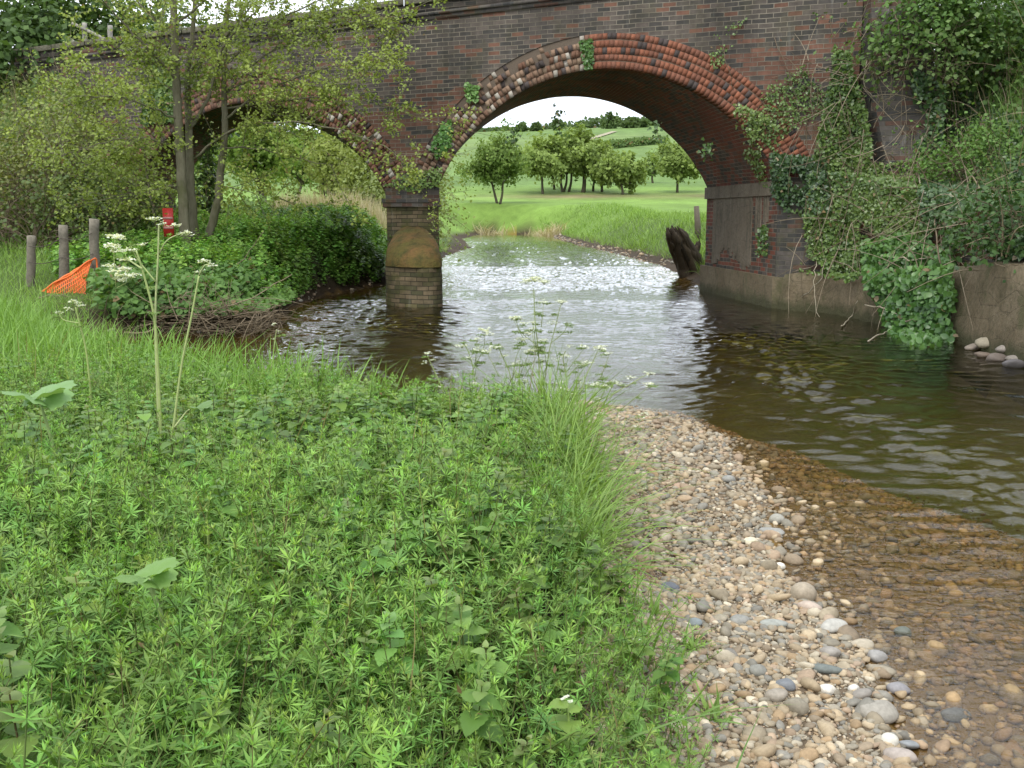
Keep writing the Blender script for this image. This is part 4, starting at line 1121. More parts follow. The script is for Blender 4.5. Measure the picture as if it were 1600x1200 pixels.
# ---------------------------------------------------------------- trees
def twigs(pth, n, l0, l1, r, up=.15, start=.15):
    out = []
    m = len(pth)
    for _ in range(n):
        f = r.uniform(start, 1) * (m - 1); i = int(min(f, m - 2)); b = pth[i] + (pth[i + 1] - pth[i]) * (f - i)
        t = pth[i + 1] - pth[i]; t = t / (np.linalg.norm(t) + 1e-9)
        d = t * .45 + r.normal(0, .6, 3) + np.array((0, 0, up)); d /= np.linalg.norm(d)
        L = r.uniform(l0, l1); bend = r.normal(0, .25, 3)
        out.append(np.array([b + d * L * s + bend * L * s * s for s in np.linspace(0, 1, 5)]))
    return out
def tree(name, label, base, top, spread_, r, trunk_r=.12, nlimb=7, ntw=9, nleaf=2600, ls=.2, c1=(.11, .17, .045), c2=(.24, .33, .09),
         crown_base=.3, group=None, cat="tree", trunks=1, bark='bark_far', jit=.9, squash=1.0, lean=(0, 0), thick=.05):
    """forked trunk, limbs that fan to the crown's outline, twigs, and leaf-sized faces round the twigs"""
    base = np.array(base, float); H = top
    root = thing(name, base, label, cat, group)
    W, tips = Acc(), []
    for k in range(trunks):
        b0 = base + np.array((r.normal(0, .18) * (trunks > 1) * H / 6, r.normal(0, .1), -.1))
        fork = b0 + np.array((r.normal(0, .05) * H + lean[0], r.normal(0, .04) * H + lean[1], H * crown_base * r.uniform(.9, 1.2)))
        tp = curve([b0, b0 * .5 + fork * .5 + r.normal(0, .02 * H, 3), fork], 4)
        V, Fs = tube(tp, np.linspace(trunk_r, trunk_r * .65, len(tp)), 7); W.add(V, Fs)
        for i in range(max(2, nlimb // trunks)):
            az = 6.283 * (i + r.random()) / max(2, nlimb // trunks); el = r.uniform(.2, 1.45)
            e = fork + np.array((math.cos(az) * math.cos(el) * spread_[0], math.sin(az) * math.cos(el) * spread_[1], math.sin(el) * H * (1 - crown_base) * squash)) * r.uniform(.75, 1.0)
            mid = fork * .55 + e * .45 + np.array((0, 0, .1 * H * r.random())) + r.normal(0, .03 * H, 3)
            lp = curve([fork, mid, e], 4)
            V, Fs = tube(lp, np.linspace(trunk_r * .5, trunk_r * .12, len(lp)), 5, False); W.add(V, Fs)
            for tw in twigs(lp, ntw, .12 * H, .3 * H, r, .25):
                V, Fs = tube(tw, np.linspace(trunk_r * .14, trunk_r * .05, len(tw)), 3, False); W.add(V, Fs)
                tips.append(tw)
    W.build("trunk", M[bark], root)
    tw = np.array(tips)
    i = r.integers(0, len(tw), nleaf); f = r.uniform(.1, 1, nleaf) ** .7 * 4; j = np.minimum(f.astype(int), 3)
    p = tw[i, j] + (tw[i, j + 1] - tw[i, j]) * (f - j)[:, None] + r.normal(0, thick * H, (nleaf, 3))
    cl_ = r.random(len(tw))[i]
    out = p - (base + np.array((0, 0, H * .55)))
    A = Acc(); n = nleaf
    nn = out / (np.linalg.norm(out, axis=1, keepdims=True) + 1e-9) + np.array((0, 0, .5)) + r.normal(0, jit, (n, 3))
    s = ls * r.uniform(.6, 1.35, n)
    V, Fs = inst(LEAF4[0], LEAF4[1], frame_to(nn, r) * np.stack([s * .8, s, s], -1)[:, None, :], p)
    A.add(V, Fs, col=np.repeat(lerp(c1, c2, np.clip(.55 * cl_ + .45 * r.random(n), 0, 1)), 4, 0))
    A.build("crown", M['leaf_far'], root)
    return root
def bush(name, label, base, rad, r, n=2500, ls=.09, c1=(.085, .142, .035), c2=(.185, .284, .071), nclump=40, group=None, cat="bush", nstem=14, stemc=(.16, .12, .075),
         proto=LEAF4, stem_r=.012, mat='leaf', jit=.7, tight=.22, droop=0.):
    """stems from the ground that end in leafy clumps filling an uneven dome"""
    base = np.array(base, float); rad = np.array(rad, float)
    root = thing(name, base, label, cat, group)
    d = r.normal(size=(nclump, 3)); d /= np.linalg.norm(d, axis=1, keepdims=True); d[:, 2] = np.abs(d[:, 2]) - .12
    cc = d * (r.uniform(.35, 1.0, (nclump, 1)) ** .6) * np.array((rad[0], rad[1], rad[2])) + base + np.array((0, 0, rad[2] * .12))
    W = Acc()
    for i in range(min(nstem, nclump)):
        b = base + r.normal(0, .12, 3) * rad * np.array((1, 1, 0)) - np.array((0, 0, .1))
        mid = b * .5 + cc[i] * .5 + np.array((0, 0, .2 * rad[2])) + r.normal(0, .08, 3) * rad
        pth = curve([b, mid, cc[i] + (cc[i] - mid) * .2 - np.array((0, 0, droop))], 5)
        V, Fs = tube(pth, np.linspace(stem_r, stem_r * .35, len(pth)), 4, False); W.add(V, Fs, col=np.array(stemc) * r.uniform(.6, 1.2))
        for tw_ in twigs(pth, 3, .2 * rad[2], .5 * rad[2], r, .1, .4):
            V, Fs = tube(tw_, np.linspace(stem_r * .4, stem_r * .2, len(tw_)), 3, False); W.add(V, Fs, col=np.array(stemc) * r.uniform(.6, 1.2))
    W.build("stems", M['twig'], root)
    i = r.integers(0, nclump, n); cs = r.uniform(.6, 1.3, nclump)
    p = cc[i] + r.normal(0, 1, (n, 3)) * rad * tight * cs[i][:, None]
    g = gz(p[:, 0], p[:, 1]); k = p[:, 2] > g - .02
    p, i = p[k], i[k]
    A = Acc(); out = (p - base) / rad
    tone = r.random(nclump)[i]
    nn = out * .8 + np.array((0, 0, .5)) + r.normal(0, jit, p.shape)
    s = ls * r.uniform(.6, 1.35, len(p))
    V, Fs = inst(proto[0], proto[1], frame_to(nn, r) * np.stack([s * .8, s, s], -1)[:, None, :], p)
    A.add(V, Fs, col=np.repeat(lerp(c1, c2, np.clip(.5 * tone + .5 * r.random(len(p)), 0, 1)), len(proto[0]), 0))
    A.build("leaves", M[mat], root)
    return root

tr = np.random.default_rng(55)
# the clump on the meadow beyond the arch: (foot px, top py, crown width px, label)
fg = "trees standing on the meadow beyond the river"
for (px, py, ty, wpx, lab, kw) in [
    (848, 303, 214, 66, "leafy meadow tree at the left end of the close clump seen through the arch", {}),
    (884, 300, 208, 60, "broad meadow tree in the middle of the clump with several thin stems", dict(trunks=3)),
    (911, 301, 206, 56, "tallest tree of the clump, thick trunk just right of the clump's middle", dict(trunk_r=.26)),
    (927, 299, 226, 40, "slender leaning tree between the tallest tree and the clump's right end", {}),
    (941, 300, 232, 42, "small tree with a bent trunk at the right end of the close clump", {}),
    (973, 304, 243, 62, "low spreading meadow tree standing apart just right of the clump", {}),
    (1058, 301, 232, 66, "single round-headed meadow tree close to the arch's right-hand side", {}),
    (1020, 286, 238, 34, "pale slight tree farther off between the spreading tree and the single one", dict(c1=(.170, .241, .085), c2=(.270, .355, .128), nleaf=900)),
    (866, 296, 222, 40, "dark tree half hidden behind the left of the close clump", {})]:
    b = G(px, py); sc = b[1] / F
    H = (py - ty) * sc
    wpx = wpx * 1.3
    a = dict(trunk_r=.16, nlimb=10, ntw=8, nleaf=4600, ls=.4, c1=(.15, .21, .06), c2=(.3, .39, .115), crown_base=.3, thick=.05)
    a.update(kw)
    tree("meadow_tree", lab, b, H, (wpx * sc * .55, wpx * sc * .5), tr, group=fg, **a)
b = G(781, 318); sc = b[1] / F
tree("riverside_tree", "twin-stemmed tree on the far left bank, left of the meadow clump", b, 112 * sc, (50 * sc, 36 * sc), tr, .12, 11, 10, 6500, .27, (.085, .142, .035), (.227, .312, .085), .3, trunks=2)
# small twiggy willow hanging over the left side of the water behind the pier
b = np.array((-3.6, 37., 0)); b[2] = gz(b[0], b[1])
tree("willow", "thin pale willow trailing its twigs to the water behind the pier", b, 4.9, (2.1, 1.8), tr, .09, 12, 13, 5200, .12, (.170, .227, .071), (.312, .398, .128), .12, trunks=3, thick=.06)
b = np.array((-4.3, 31., 0)); b[2] = gz(b[0], b[1])
bush("willow_bush", "low grey-green willow scrub at the water's edge just right of the pier", b + np.array((1.1, 0, -.2)), (1.5, 1.6, 2.3), tr, 4200, .1, (.170, .213, .071), (.298, .369, .128), 60, nstem=40, stemc=(.2, .18, .1))
# beyond the left-hand arch
for (px, py, ty, wpx, Y, lab, kw) in [
    (404, 312, 150, 170, 46, "open-crowned tree with a short dark trunk seen through the left arch", dict(trunk_r=.2, nleaf=5200, ls=.19, c1=(.128, .199, .043), c2=(.284, .412, .085))),
    (520, 325, 175, 140, 36, "feathery yellow-green thicket tree in the right half of the left arch", dict(trunks=4, trunk_r=.07, nleaf=6500, ls=.13, crown_base=.15, c1=(.185, .227, .064), c2=(.341, .398, .114))),
    (590, 330, 170, 90, 33, "twiggy sapling close behind the pier in the left arch", dict(trunks=3, trunk_r=.05, nleaf=3600, ls=.12, crown_base=.12, c1=(.185, .227, .064), c2=(.327, .383, .114))),
    (335, 318, 150, 120, 52, "bright green tree at the left edge of the left arch", dict(nleaf=4200, ls=.22, c1=(.128, .213, .043), c2=(.270, .398, .085))),
    (470, 300, 190, 120, 75, "distant pale green tree in the middle of the left arch", dict(nleaf=3000, ls=.35, c1=(.170, .256, .071), c2=(.298, .412, .114)))]:
    b = PY(px, py, Y); b[2] = gz(b[0], b[1]); sc = Y / F
    tp = PY(px, ty, Y)[2] - b[2]
    a = dict(nlimb=10, ntw=9, thick=.05); a.update(kw)
    tree("woodland_tree", lab, b, tp, (wpx * sc * .55, wpx * sc * .5), tr, group="trees beyond the left arch", **a)
for (px, py, wpx, hpx, Y, lab) in [
    (390, 322, 120, 34, 40, "dark green bush at the foot of the open-crowned tree in the left arch"),
    (455, 318, 90, 26, 48, "low leafy bush in the middle distance of the left arch")]:
    b = PY(px, py, Y); b[2] = gz(b[0], b[1]); sc = Y / F
    bush("bush", lab, b, (wpx * sc * .5, wpx * sc * .4, hpx * sc), tr, 2200, .16, (.071, .128, .028), (.185, .284, .064), 36, "bushes beyond the left arch")
# hillside
hillg = "trees on the far hillside"
for (px, py, ty, wpx, lab) in [
    (985, 210, 192, 24, "round dark bush-like tree on the hillside, just above the meadow trees"),
    (955, 192, 170, 26, "tall dark tree on the skyline at the right end of the hedge"),
    (986, 188, 174, 26, "broad dark tree on the skyline right of the tallest one"),
    (1003, 188, 177, 20, "rounded skyline tree nearest the arch's right curve"),
    (838, 203, 190, 20, "small bushy tree on the skyline near the arch's left curve"),
    (872, 196, 178, 14, "thin pale tree on the skyline above the clump"),
    (815, 206, 193, 18, "bushy skyline tree at the left end of the hedge")]:
    b = PY(px, py, 430.); b[2] = gz(b[0], b[1]) - .5; sc = b[1] / F
    tree("hill_tree", lab, b, (py - ty) * sc, (wpx * sc * .55, wpx * sc * .5), tr, .35, 7, 6, 900, 1.5, (.050, .085, .031), (.128, .185, .064), .12, group=hillg, thick=.06)
# the hedge along the crest: a far-off wood that reads as one mass
A = Acc(); hr = np.random.default_rng(8)
n = 9000; x = hr.uniform(-160, 150, n); y = 470 + hr.normal(0, 5, n)
prof = 3.0 + 3.2 * np.clip(fbm(x / 9, x * 0, 15, 4, 1.), -.6, 2) + 2.5 * ss(20, 55, x)
p = np.stack([x, y, gz(x, y) + prof * hr.random(n) ** .8], -1)
leaves(A, p, np.tile((0, -.6, .6), (n, 1)), 1.7, (.050, .085, .035), (.128, .185, .071), .9, LEAF4, hr, .8)
o = A.build("treeline", M['leaf_far']); tag(o, "dark line of trees along the crest of the hill", "wood", kind="stuff")
# hedge across the slope and the pale track
def onhill(pts, wid, lift, n=30):
    q = np.array([G(*p) for p in pts]); q = curve(q, n // max(1, len(q) - 1)); return q
q = onhill([(925, 236), (985, 229), (1040, 224)], 0, 0)
A = Acc(); i = hr.integers(0, len(q) - 1, 2600); f = hr.random(2600)[:, None]
p = q[i] * (1 - f) + q[i + 1] * f + hr.normal(0, .5, (2600, 3)); p[:, 2] = gz(p[:, 0], p[:, 1]) + hr.uniform(0, 1.7, 2600)
leaves(A, p, np.tile((0, -.6, .6), (2600, 1)), .7, (.071, .121, .043), (.156, .227, .071), .9, LEAF4, hr, .8)
hd = thing("hedge", q[len(q) // 2], "thin field hedge crossing the hillside above the meadow trees", "hedge")
A.build("leaves", M['leaf_far'], hd)
q = onhill([(900, 225), (925, 217), (960, 206)], 0, 0)
tq = np.gradient(q, axis=0); sd_ = np.c_[-tq[:, 1], tq[:, 0], 0 * tq[:, 0]]; sd_ /= np.linalg.norm(sd_, axis=1, keepdims=True)
Lq, Rq = q - sd_ * 1.2, q + sd_ * 1.2
for e in (Lq, Rq): e[:, 2] = gz(e[:, 0], e[:, 1]) + .25
n = len(q); j = np.arange(n - 1)
o = mk("path", np.concatenate([Lq, Rq]), np.stack([j, j + 1, n + j + 1, n + j], -1), M['wood'], col=np.tile((.34, .3, .2), (2 * n, 1)))
tag(o, "pale track slanting up the hillside", "path", kind="structure")

# ---------------------------------------------------------------- grass on the far right-hand bank, reeds and nettles behind the bridge
A = Acc(); fr = np.random.default_rng(17)
n = 60000; y = 18 + 68 * fr.random(n) ** 1.8; x = fr.uniform(0, 12, n) * (.4 + y / 60)
d = dists(x, y); k = ~in_poly(x, y, WP) & (d['B'] < 6) & (d['B'] > .25) & (x > 2.2) & (gz(x, y) > .12) & (x < .215 * y + .8)
u_, v_ = uw(x, y); k &= v_ > BL + .3
x, y = x[k], y[k]
hgt = (.32 + .14 * fbm(x, y, 23, 3, 1.1)) * np.interp(y, [20, 40, 80], [1., 1., 1.2])
blades(A, x, y, hgt * fr.uniform(.6, 1.3, len(x)), fr, (.121, .213, .043), (.270, .412, .085), (.3, 1.), .035, .35, seg=3)
o = A.build("bank_grass", M['leaf']); tag(o, "rank green grass on the right bank beyond the bridge", "grass", kind="stuff")
# left bank beneath and beyond the left arch
A = Acc()
n = 26000; x = fr.uniform(-10.5, -2.2, n); y = fr.uniform(14., 30, n)
u_, v_ = uw(x, y); d = dists(x, y)
k = ~in_poly(x, y, WP) & (d['B'] > .12) & (d['B'] < 4.0) & ((u_ < 12.6)) & ((v_ < -2.6) | (u_ > 7.3)) & (x > -.46 * y + .2)
x, y, dB_ = x[k], y[k], d['B'][k]
nb = [nettle_proto(fr, (.12, .25, .045), (.21, .38, .075), True, (.26, .43, .09)) for _ in range(8)]
k2 = fr.random(len(x)) < np.where(y < 16.5, .35, .55) * ss(4.2, 2.2, dB_)
plant(A, nb, x[k2], y[k2], (.42 + .1 * fbm(x[k2], y[k2], 25, 3, 1.2)) * fr.uniform(.7, 1.15, k2.sum()) * ss(0, .6, dB_[k2] + .25), fr, .2)
o = A.build("nettle_bed", M['leaf']); tag(o, "dark dense nettle bed on the left bank by the pier", "nettles", kind="stuff")
A = Acc()
n = 70000; x = fr.uniform(-13, -2, n); y = 10.6 + 32 * fr.random(n) ** 1.9
d = dists(x, y); u_, v_ = uw(x, y)
k = ~in_poly(x, y, WP) & (d['B'] > .35) & (x > -.52 * y - .5) & ~((v_ > -.1) & (v_ < BL + .1) & (u_ > UL - .1)) & ((u_ > PU1 + .1) | (v_ < -2.6) | (v_ > BL + .3)) & ((gz(x, y) < 1.6))
x, y = x[k], y[k]
blades(A, x, y, np.interp(y, [10, 11.4, 13.4, 20, 40], [.3, .2, .18, .28, .45]) * fr.uniform(.5, 1.3, len(x)), fr, (.128, .227, .050), (.284, .440, .092), (.3, 1.), .022, .35, seg=3)
o = A.build("bank_grass", M['leaf']); tag(o, "fresh green grass on the left bank round the fence and under the left arch", "grass", kind="stuff")
A = Acc()
n = 5200; px = fr.uniform(440, 615, n); Yd = fr.uniform(27, 31, n)
x = (px - 800) / F * Yd; y = Yd; k = (fr.random(n) < .75); x, y = x[k], y[k]
blades(A, x, y, (.75 + .2 * fbm(x, y, 27, 3, 1.3)) * fr.uniform(.6, 1.15, len(x)) * ss(-9.6, -8.0, x / (y / 30.)) + .2, fr, (.42, .36, .24), (.62, .55, .4), (.05, .5), .010, .16, seg=3)
o = A.build("dry_grass", M['leaf']); tag(o, "pale straw-coloured dead grass behind the nettle bed in the left arch", "dry grass", kind="stuff")
A = Acc()
for (cx_, py_, Y_) in ((770, 350, 84), (845, 348, 80), (858, 352, 78)):
    n = 160; b = PY(cx_, py_, Y_); x = b[0] + fr.normal(0, .6, n); y = b[1] + fr.normal(0, .5, n)
    blades(A, x, y, fr.uniform(.7, 1.4, n), fr, (.4, .34, .2), (.55, .48, .32), (.3, 1.), .03, .3, seg=3)
o = A.build("dry_grass", M['leaf']); tag(o, "small pale dry tussocks at the bend of the river", "dry grass", kind="stuff")
# ---------------------------------------------------------------- left bank: alder, fence, net, brushwood
lr = np.random.default_rng(71)
ab_ = np.array(PY(300, 398, 16.6)); ab_[2] = gz(ab_[0], ab_[1])
alder = thing("alder_tree", ab_, "slender three-stemmed alder with thin yellow-green spring leaves on the left bank", "tree")
def pxpath(pts, Y, n=6, dy=None):
    dy = np.zeros(len(pts)) if dy is None else np.linspace(0, dy, len(pts))
    return curve([PY(p[0], p[1], Y + d) for p, d in zip(pts, dy)], n)
trunkp = [pxpath([(291, 402), (287, 330), (282, 250), (278, 170), (274, 90), (271, 0), (275, -90)], 16.5),
          pxpath([(306, 402), (301, 330), (297, 260), (295, 190), (293, 120), (300, 60), (310, -60)], 16.8),
          pxpath([(316, 404), (336, 335), (346, 260), (352, 200), (350, 130), (354, 50), (362, -70)], 17.1)]
for p, r0, r1 in zip(trunkp, (.088, .08, .075), (.045, .028, .028)):
    V, Fs = tube(p + lr.normal(0, .006, p.shape), np.linspace(r0, r1, len(p)) * (1 + .25 * np.exp(-np.linspace(0, 20, len(p)))), 10)
    mk("trunk", V, Fs, M['bark'], alder, smooth=True)
br = [([(278, 125), (240, 85), (200, 45), (150, -10)], 16.5, -1.0, .026), ([(296, 205), (318, 165), (338, 115), (346, 80), (372, 45), (410, 10)], 16.8, -.6, .035),
      ([(281, 175), (292, 135), (300, 108), (322, 92), (360, 80)], 16.5, .5, .02), ([(272, 108), (240, 98), (200, 102), (150, 112), (90, 120)], 16.5, -1.2, .016),
      ([(348, 190), (400, 150), (470, 118), (540, 100), (610, 92)], 17.1, -.6, .022), ([(350, 150), (410, 90), (480, 60), (560, 40), (620, 34)], 17.1, .4, .02),
      ([(347, 230), (400, 232), (460, 246), (520, 258)], 17.1, -.8, .014), ([(300, 250), (360, 205), (440, 190), (520, 200), (600, 230), (640, 262)], 16.8, -.5, .02),
      ([(353, 100), (420, 40), (490, 5), (560, -30)], 17.1, .3, .022), ([(282, 240), (250, 222), (200, 215), (140, 228), (80, 250)], 16.5, -1.0, .018),
      ([(285, 300), (260, 290), (235, 300), (190, 305), (120, 322)], 16.5, -.6, .013), ([(279, 190), (230, 165), (170, 150), (110, 165)], 16.5, -1.3, .018),
      ([(273, 60), (230, 20), (180, -40)], 16.5, .5, .022), ([(352, 170), (430, 160), (520, 150), (600, 165), (665, 185)], 17.1, -.2, .018),
      ([(352, 60), (390, 10), (430, -60)], 17.1, -.5, .02), ([(272, 40), (320, 0), (350, -60)], 16.5, -.7, .02), ([(350, 120), (440, 110), (540, 70), (630, 62)], 17.1, .8, .018),
      ([(350, 140), (420, 120), (500, 135), (570, 125)], 17.1, -.9, .016), ([(352, 90), (430, 60), (520, 20), (590, 5)], 17.1, .7, .016), ([(278, 150), (250, 130), (200, 145), (140, 160)], 16.5, .3, .014), ([(340, 290), (390, 300), (440, 310)], 17.1, -.4, .01)]
W, tws = Acc(), []
for pts, Y, dy, r0 in br:
    p = pxpath(pts, Y, 5, dy)
    V, Fs = tube(p + lr.normal(0, .01, p.shape), np.linspace(r0, r0 * .3, len(p)), 6); W.add(V, Fs)
    for t in twigs(p, int(7 + len(p) * .55), .35, 1.15, lr, .08, .12):
        V, Fs = tube(t, np.linspace(.007, .003, len(t)), 3, False); W.add(V, Fs); tws.append(t)
        for t2 in twigs(t, 2, .15, .5, lr, .05, .3):
            V, Fs = tube(t2, np.linspace(.004, .002, len(t2)), 3, False); W.add(V, Fs); tws.append(t2)
W.build("branches", M['bark'], alder, smooth=True)
tw = np.array(tws); n = 30000
i = lr.integers(0, len(tw), n); f = lr.uniform(.1, 1, n) * 4; j = np.minimum(f.astype(int), 3)
p = tw[i, j] + (tw[i, j + 1] - tw[i, j]) * (f - j)[:, None] + lr.normal(0, .045, (n, 3))
A = Acc()
leaves(A, p, np.tile((0, -.3, .8), (n, 1)), .052, (.156, .213, .043), (.355, .426, .099), .85, LEAF4, lr, .7)
A.build("crown", M['leaf'], alder)
# small bare-stemmed sapling to the left of it
sb = np.array(PY(236, 340, 17.6)); sb[2] = gz(sb[0], sb[1])
sap = thing("sapling", sb, "thin leaning sapling forking low, left of the alder stems", "tree")
W, tws = Acc(), []
for pts, r0 in (([(248, 372), (240, 330), (232, 285), (226, 250), (228, 215)], .03), ([(226, 262), (205, 245), (170, 238)], .014), ([(232, 290), (212, 275), (195, 240)], .014), ([(240, 325), (205, 322), (170, 332)], .012)):
    p = pxpath(pts, 17.6, 5, -.3); V, Fs = tube(p, np.linspace(r0, r0 * .4, len(p)), 6); W.add(V, Fs); tws += twigs(p, 9, .2, .6, lr)
W.build("trunk", M['bark'], sap, smooth=True)
tw = np.array(tws); n = 1300; i = lr.integers(0, len(tw), n); f = lr.uniform(.1, 1, n) * 4; j = np.minimum(f.astype(int), 3)
A = Acc(); leaves(A, tw[i, j] + (tw[i, j + 1] - tw[i, j]) * (f - j)[:, None] + lr.normal(0, .05, (n, 3)), np.tile((0, -.3, .8), (n, 1)), .06, (.156, .213, .043), (.341, .412, .099), .85, LEAF4, lr, .7)
A.build("crown", M['leaf'], sap)

# fence of three weathered posts with a rail of wire
def post(name, pb, pt, Y, r0, parent=None, col=(.17, .15, .115), label=None, cat=None, sink=.1, sides=8, base=None):
    a, b = PY(pb[0], pb[1], Y), PY(pt[0], pt[1], Y)
    g = gz(a[0], a[1]); a = np.array((a[0], a[1], g - sink)) if abs(a[2] - g) < .6 else a
    n = 9; pth = np.array([a + (b - a) * t for t in np.linspace(0, 1, n)]) + lr.normal(0, .003, (n, 3))
    V, Fs = tube(pth, np.linspace(r0 * 1.04, r0 * .96, n), sides)
    V = V + lr.normal(0, r0 * .04, V.shape)
    c = np.tile(col, (len(V), 1)) * lr.uniform(.8, 1.15, (len(V), 1))
    c[-sides:] *= 1.25
    o = mk(name, V, Fs, M['wood'], parent, col=c, base=None if parent is not None else a)
    if label: tag(o, label, cat)
    return o, a, b
fb = PY(98, 440, 13.6); fb[2] = gz(fb[0], fb[1])
fence = thing("fence", fb, "old fence of three grey wooden posts with a sagging wire on the left bank", "fence")
tops = []
for pb, pt, r0 in (((48, 462), (49, 368), .056), ((100, 448), (99, 352), .062), ((149, 446), (147, 342), .064)):
    _, a, b = post("post", pb, pt, 13.6, r0, fence); tops.append((a, b))
A = Acc()
for f_ in (.55, .82):
    for (a0, b0), (a1, b1) in zip(tops[:-1], tops[1:]):
        s, e = a0 + (b0 - a0) * f_, a1 + (b1 - a1) * f_
        V, Fs = tube(np.array([s + (e - s) * t - np.array((0, .075, .05 * math.sin(math.pi * t))) for t in np.linspace(0, 1, 7)]), .0045, 4); A.add(V, Fs, col=(.09, .075, .06))
A.build("wire", M['wood'], fence)
# orange plastic netting, tied to the right-hand post and spread down to the left
TL, TR, BRt, BLt = PY(146, 407, 13.45), PY(150, 404, 13.45), PY(126, 470, 13.3), PY(64, 474, 13.3)
Lft = PY(58, 464, 13.35)
A = Acc(); nu, nv = 15, 11
cn = lambda s, t: (Lft * (1 - s) + np.array(PY(140, 408, 13.45)) * s) * (1 - t) + (np.array(PY(66, 512, 13.1)) * (1 - s) + np.array(PY(136, 476, 13.2)) * s) * t
def net_pt(s, t):
    return cn(s, t) + np.array((0, -.09 * math.sin(math.pi * t) - .05 * math.sin(5 * s + 2 * t), .012 * math.sin(14 * s) * t - .06 * math.sin(math.pi * s) * t))
for k in range(nv):
    V, Fs = tube([net_pt(s, k / (nv - 1)) for s in np.linspace(0, 1, 16)], .0085 if k else .018, 4); A.add(V, Fs, col=np.array((.75, .16, .035)) * lr.uniform(.85, 1.1))
for k in range(nu * 2):
    V, Fs = tube([net_pt(k / (nu * 2 - 1), t) for t in np.linspace(0, 1, 9)], .008, 4); A.add(V, Fs, col=np.array((.72, .15, .035)) * lr.uniform(.8, 1.1))
V, Fs = tube(curve([net_pt(1, 0), PY(146, 405, 13.42), PY(151, 408, 13.45), PY(152, 450, 13.45), PY(148, 470, 13.4)], 5), .011, 5); A.add(V, Fs, col=(.72, .15, .035))
for k in range(3):   # the rolled-up hem along the top
    V, Fs = tube([net_pt(s, 0) + np.array((0, -.012 * k, .018 * math.sin(11 * s + k * 2))) for s in np.linspace(0, 1, 18)], .013, 5); A.add(V, Fs, col=np.array((.78, .18, .04)) * lr.uniform(.9, 1.08))
nb_ = net_pt(.5, 1); o = A.build("netting", mat_attr('orange_plastic', .45, 30., .15, .1), base=(nb_[0], nb_[1], gz(nb_[0], nb_[1])))
tag(o, "bright orange plastic safety netting slumped between the fence posts", "netting")
# red board standing against the alder
bp = PY(264, 372, 16.2); bp[2] = gz(bp[0], bp[1])
board = thing("warning_board", bp, "upright red board with pale horizontal bands beside the alder trunk", "board")
V, Fs = box(-.075, .085, -.012, .012, .36, .8); A = Acc().add(V + bp, Fs, col=(.42, .03, .025)); A.build("panel", mat_attr('red_paint', .4, 12., .2, .1), board)
for z in (.48, .63):
    V, Fs = box(-.07, .08, -.0165, -.0125, z, z + .035); A = Acc().add(V + bp, Fs, col=(.42, .2, .18))
    A.build("band", mat_attr('faded_paint', .5, 12., .2, .1), board)
V, Fs = box(-.02, .03, .0125, .045, -.2, .72); mk("stake", V + bp, Fs, M['wood'], board, col=np.tile((.18, .14, .1), (8, 1)))
# brushwood along the cut bank
bg_ = "dead branches washed up along the left bank"
nbr = [([(140, 492), (200, 500), (270, 512), (360, 520)], 12.6, .014, "long pale dead branch lying level along the foot of the left bank"),
       ([(215, 520), (290, 500), (380, 470), (455, 430)], 12.7, .013, "bare branch rising to the right out of the brushwood towards the water"),
       ([(290, 512), (340, 496), (400, 488), (432, 478)], 12.9, .011, "grey branch lying low over the water's edge at the right end of the brushwood"),
       ([(300, 470), (340, 440), (380, 405), (412, 362)], 14.2, .009, "thin bare stem leaning right among the brambles"),
       ([(70, 520), (95, 492), (118, 478), (140, 440)], 12.9, .012, "pale stick leaning against the orange netting"),
       ([(45, 472), (75, 462), (100, 462)], 12.9, .012, "short pale stick at the left foot of the netting"),
       ([(200, 488), (260, 492), (330, 478), (400, 480)], 12.7, .012, "brown branch arched over the dark undercut bank"),
       ([(165, 505), (185, 518), (225, 520), (250, 510)], 12.3, .02, "thick curved root hanging from the undercut bank"),
       ([(235, 470), (290, 486), (330, 506), (352, 530)], 12.5, .01, "forked twig dipping towards the water in the middle of the brushwood"),
       ([(270, 530), (255, 500), (262, 478), (300, 455)], 12.6, .01, "upright crooked twig in the middle of the brushwood"),
       ([(330, 520), (375, 515), (420, 500), (436, 492)], 13.0, .013, "dark wet branch at the tip of the bank by the open water")]
for pts, Y, r0, lab in nbr:
    p = pxpath(pts, Y, 6, lr.uniform(-.3, .3)); A = Acc(); p = p + lr.normal(0, .008, p.shape)
    c = lerp((.2, .15, .095), (.33, .27, .18), lr.random())
    V, Fs = tube(p, np.linspace(r0, r0 * .35, len(p)), 6); A.add(V, Fs, col=c)
    for t in twigs(p, 4, .15, .5, lr, .05, .3):
        V, Fs = tube(t, np.linspace(r0 * .4, r0 * .15, len(t)), 4); A.add(V, Fs, col=c * .9)
    b = p[0].copy(); b[2] = p[:, 2].min()
    o = A.build("dead_branch", M['twig'], base=b); tag(o, lab, "branch", bg_)
A = Acc()
for _ in range(420):     # tangle of small stuff too fine to count
    px, py = lr.uniform(160, 440), lr.uniform(478, 518); Y = 12.6 + lr.normal(0, .25)
    b = PY(px, py, Y); b[2] = max(b[2], .03)
    d = lr.normal(0, 1, 3) * np.array((1, .5, .35)); d /= np.linalg.norm(d); L = lr.uniform(.15, .7)
    V, Fs = tube([b, b + d * L * .5 + lr.normal(0, .03, 3), b + d * L + lr.normal(0, .05, 3)], np.linspace(.006, .002, 3), 3, False)
    A.add(V, Fs, col=lerp((.1, .075, .045), (.26, .2, .13), lr.random()))
o = A.build("brushwood", M['twig']); tag(o, "tangle of dead twigs and roots under the edge of the left bank", "brushwood", kind="stuff")

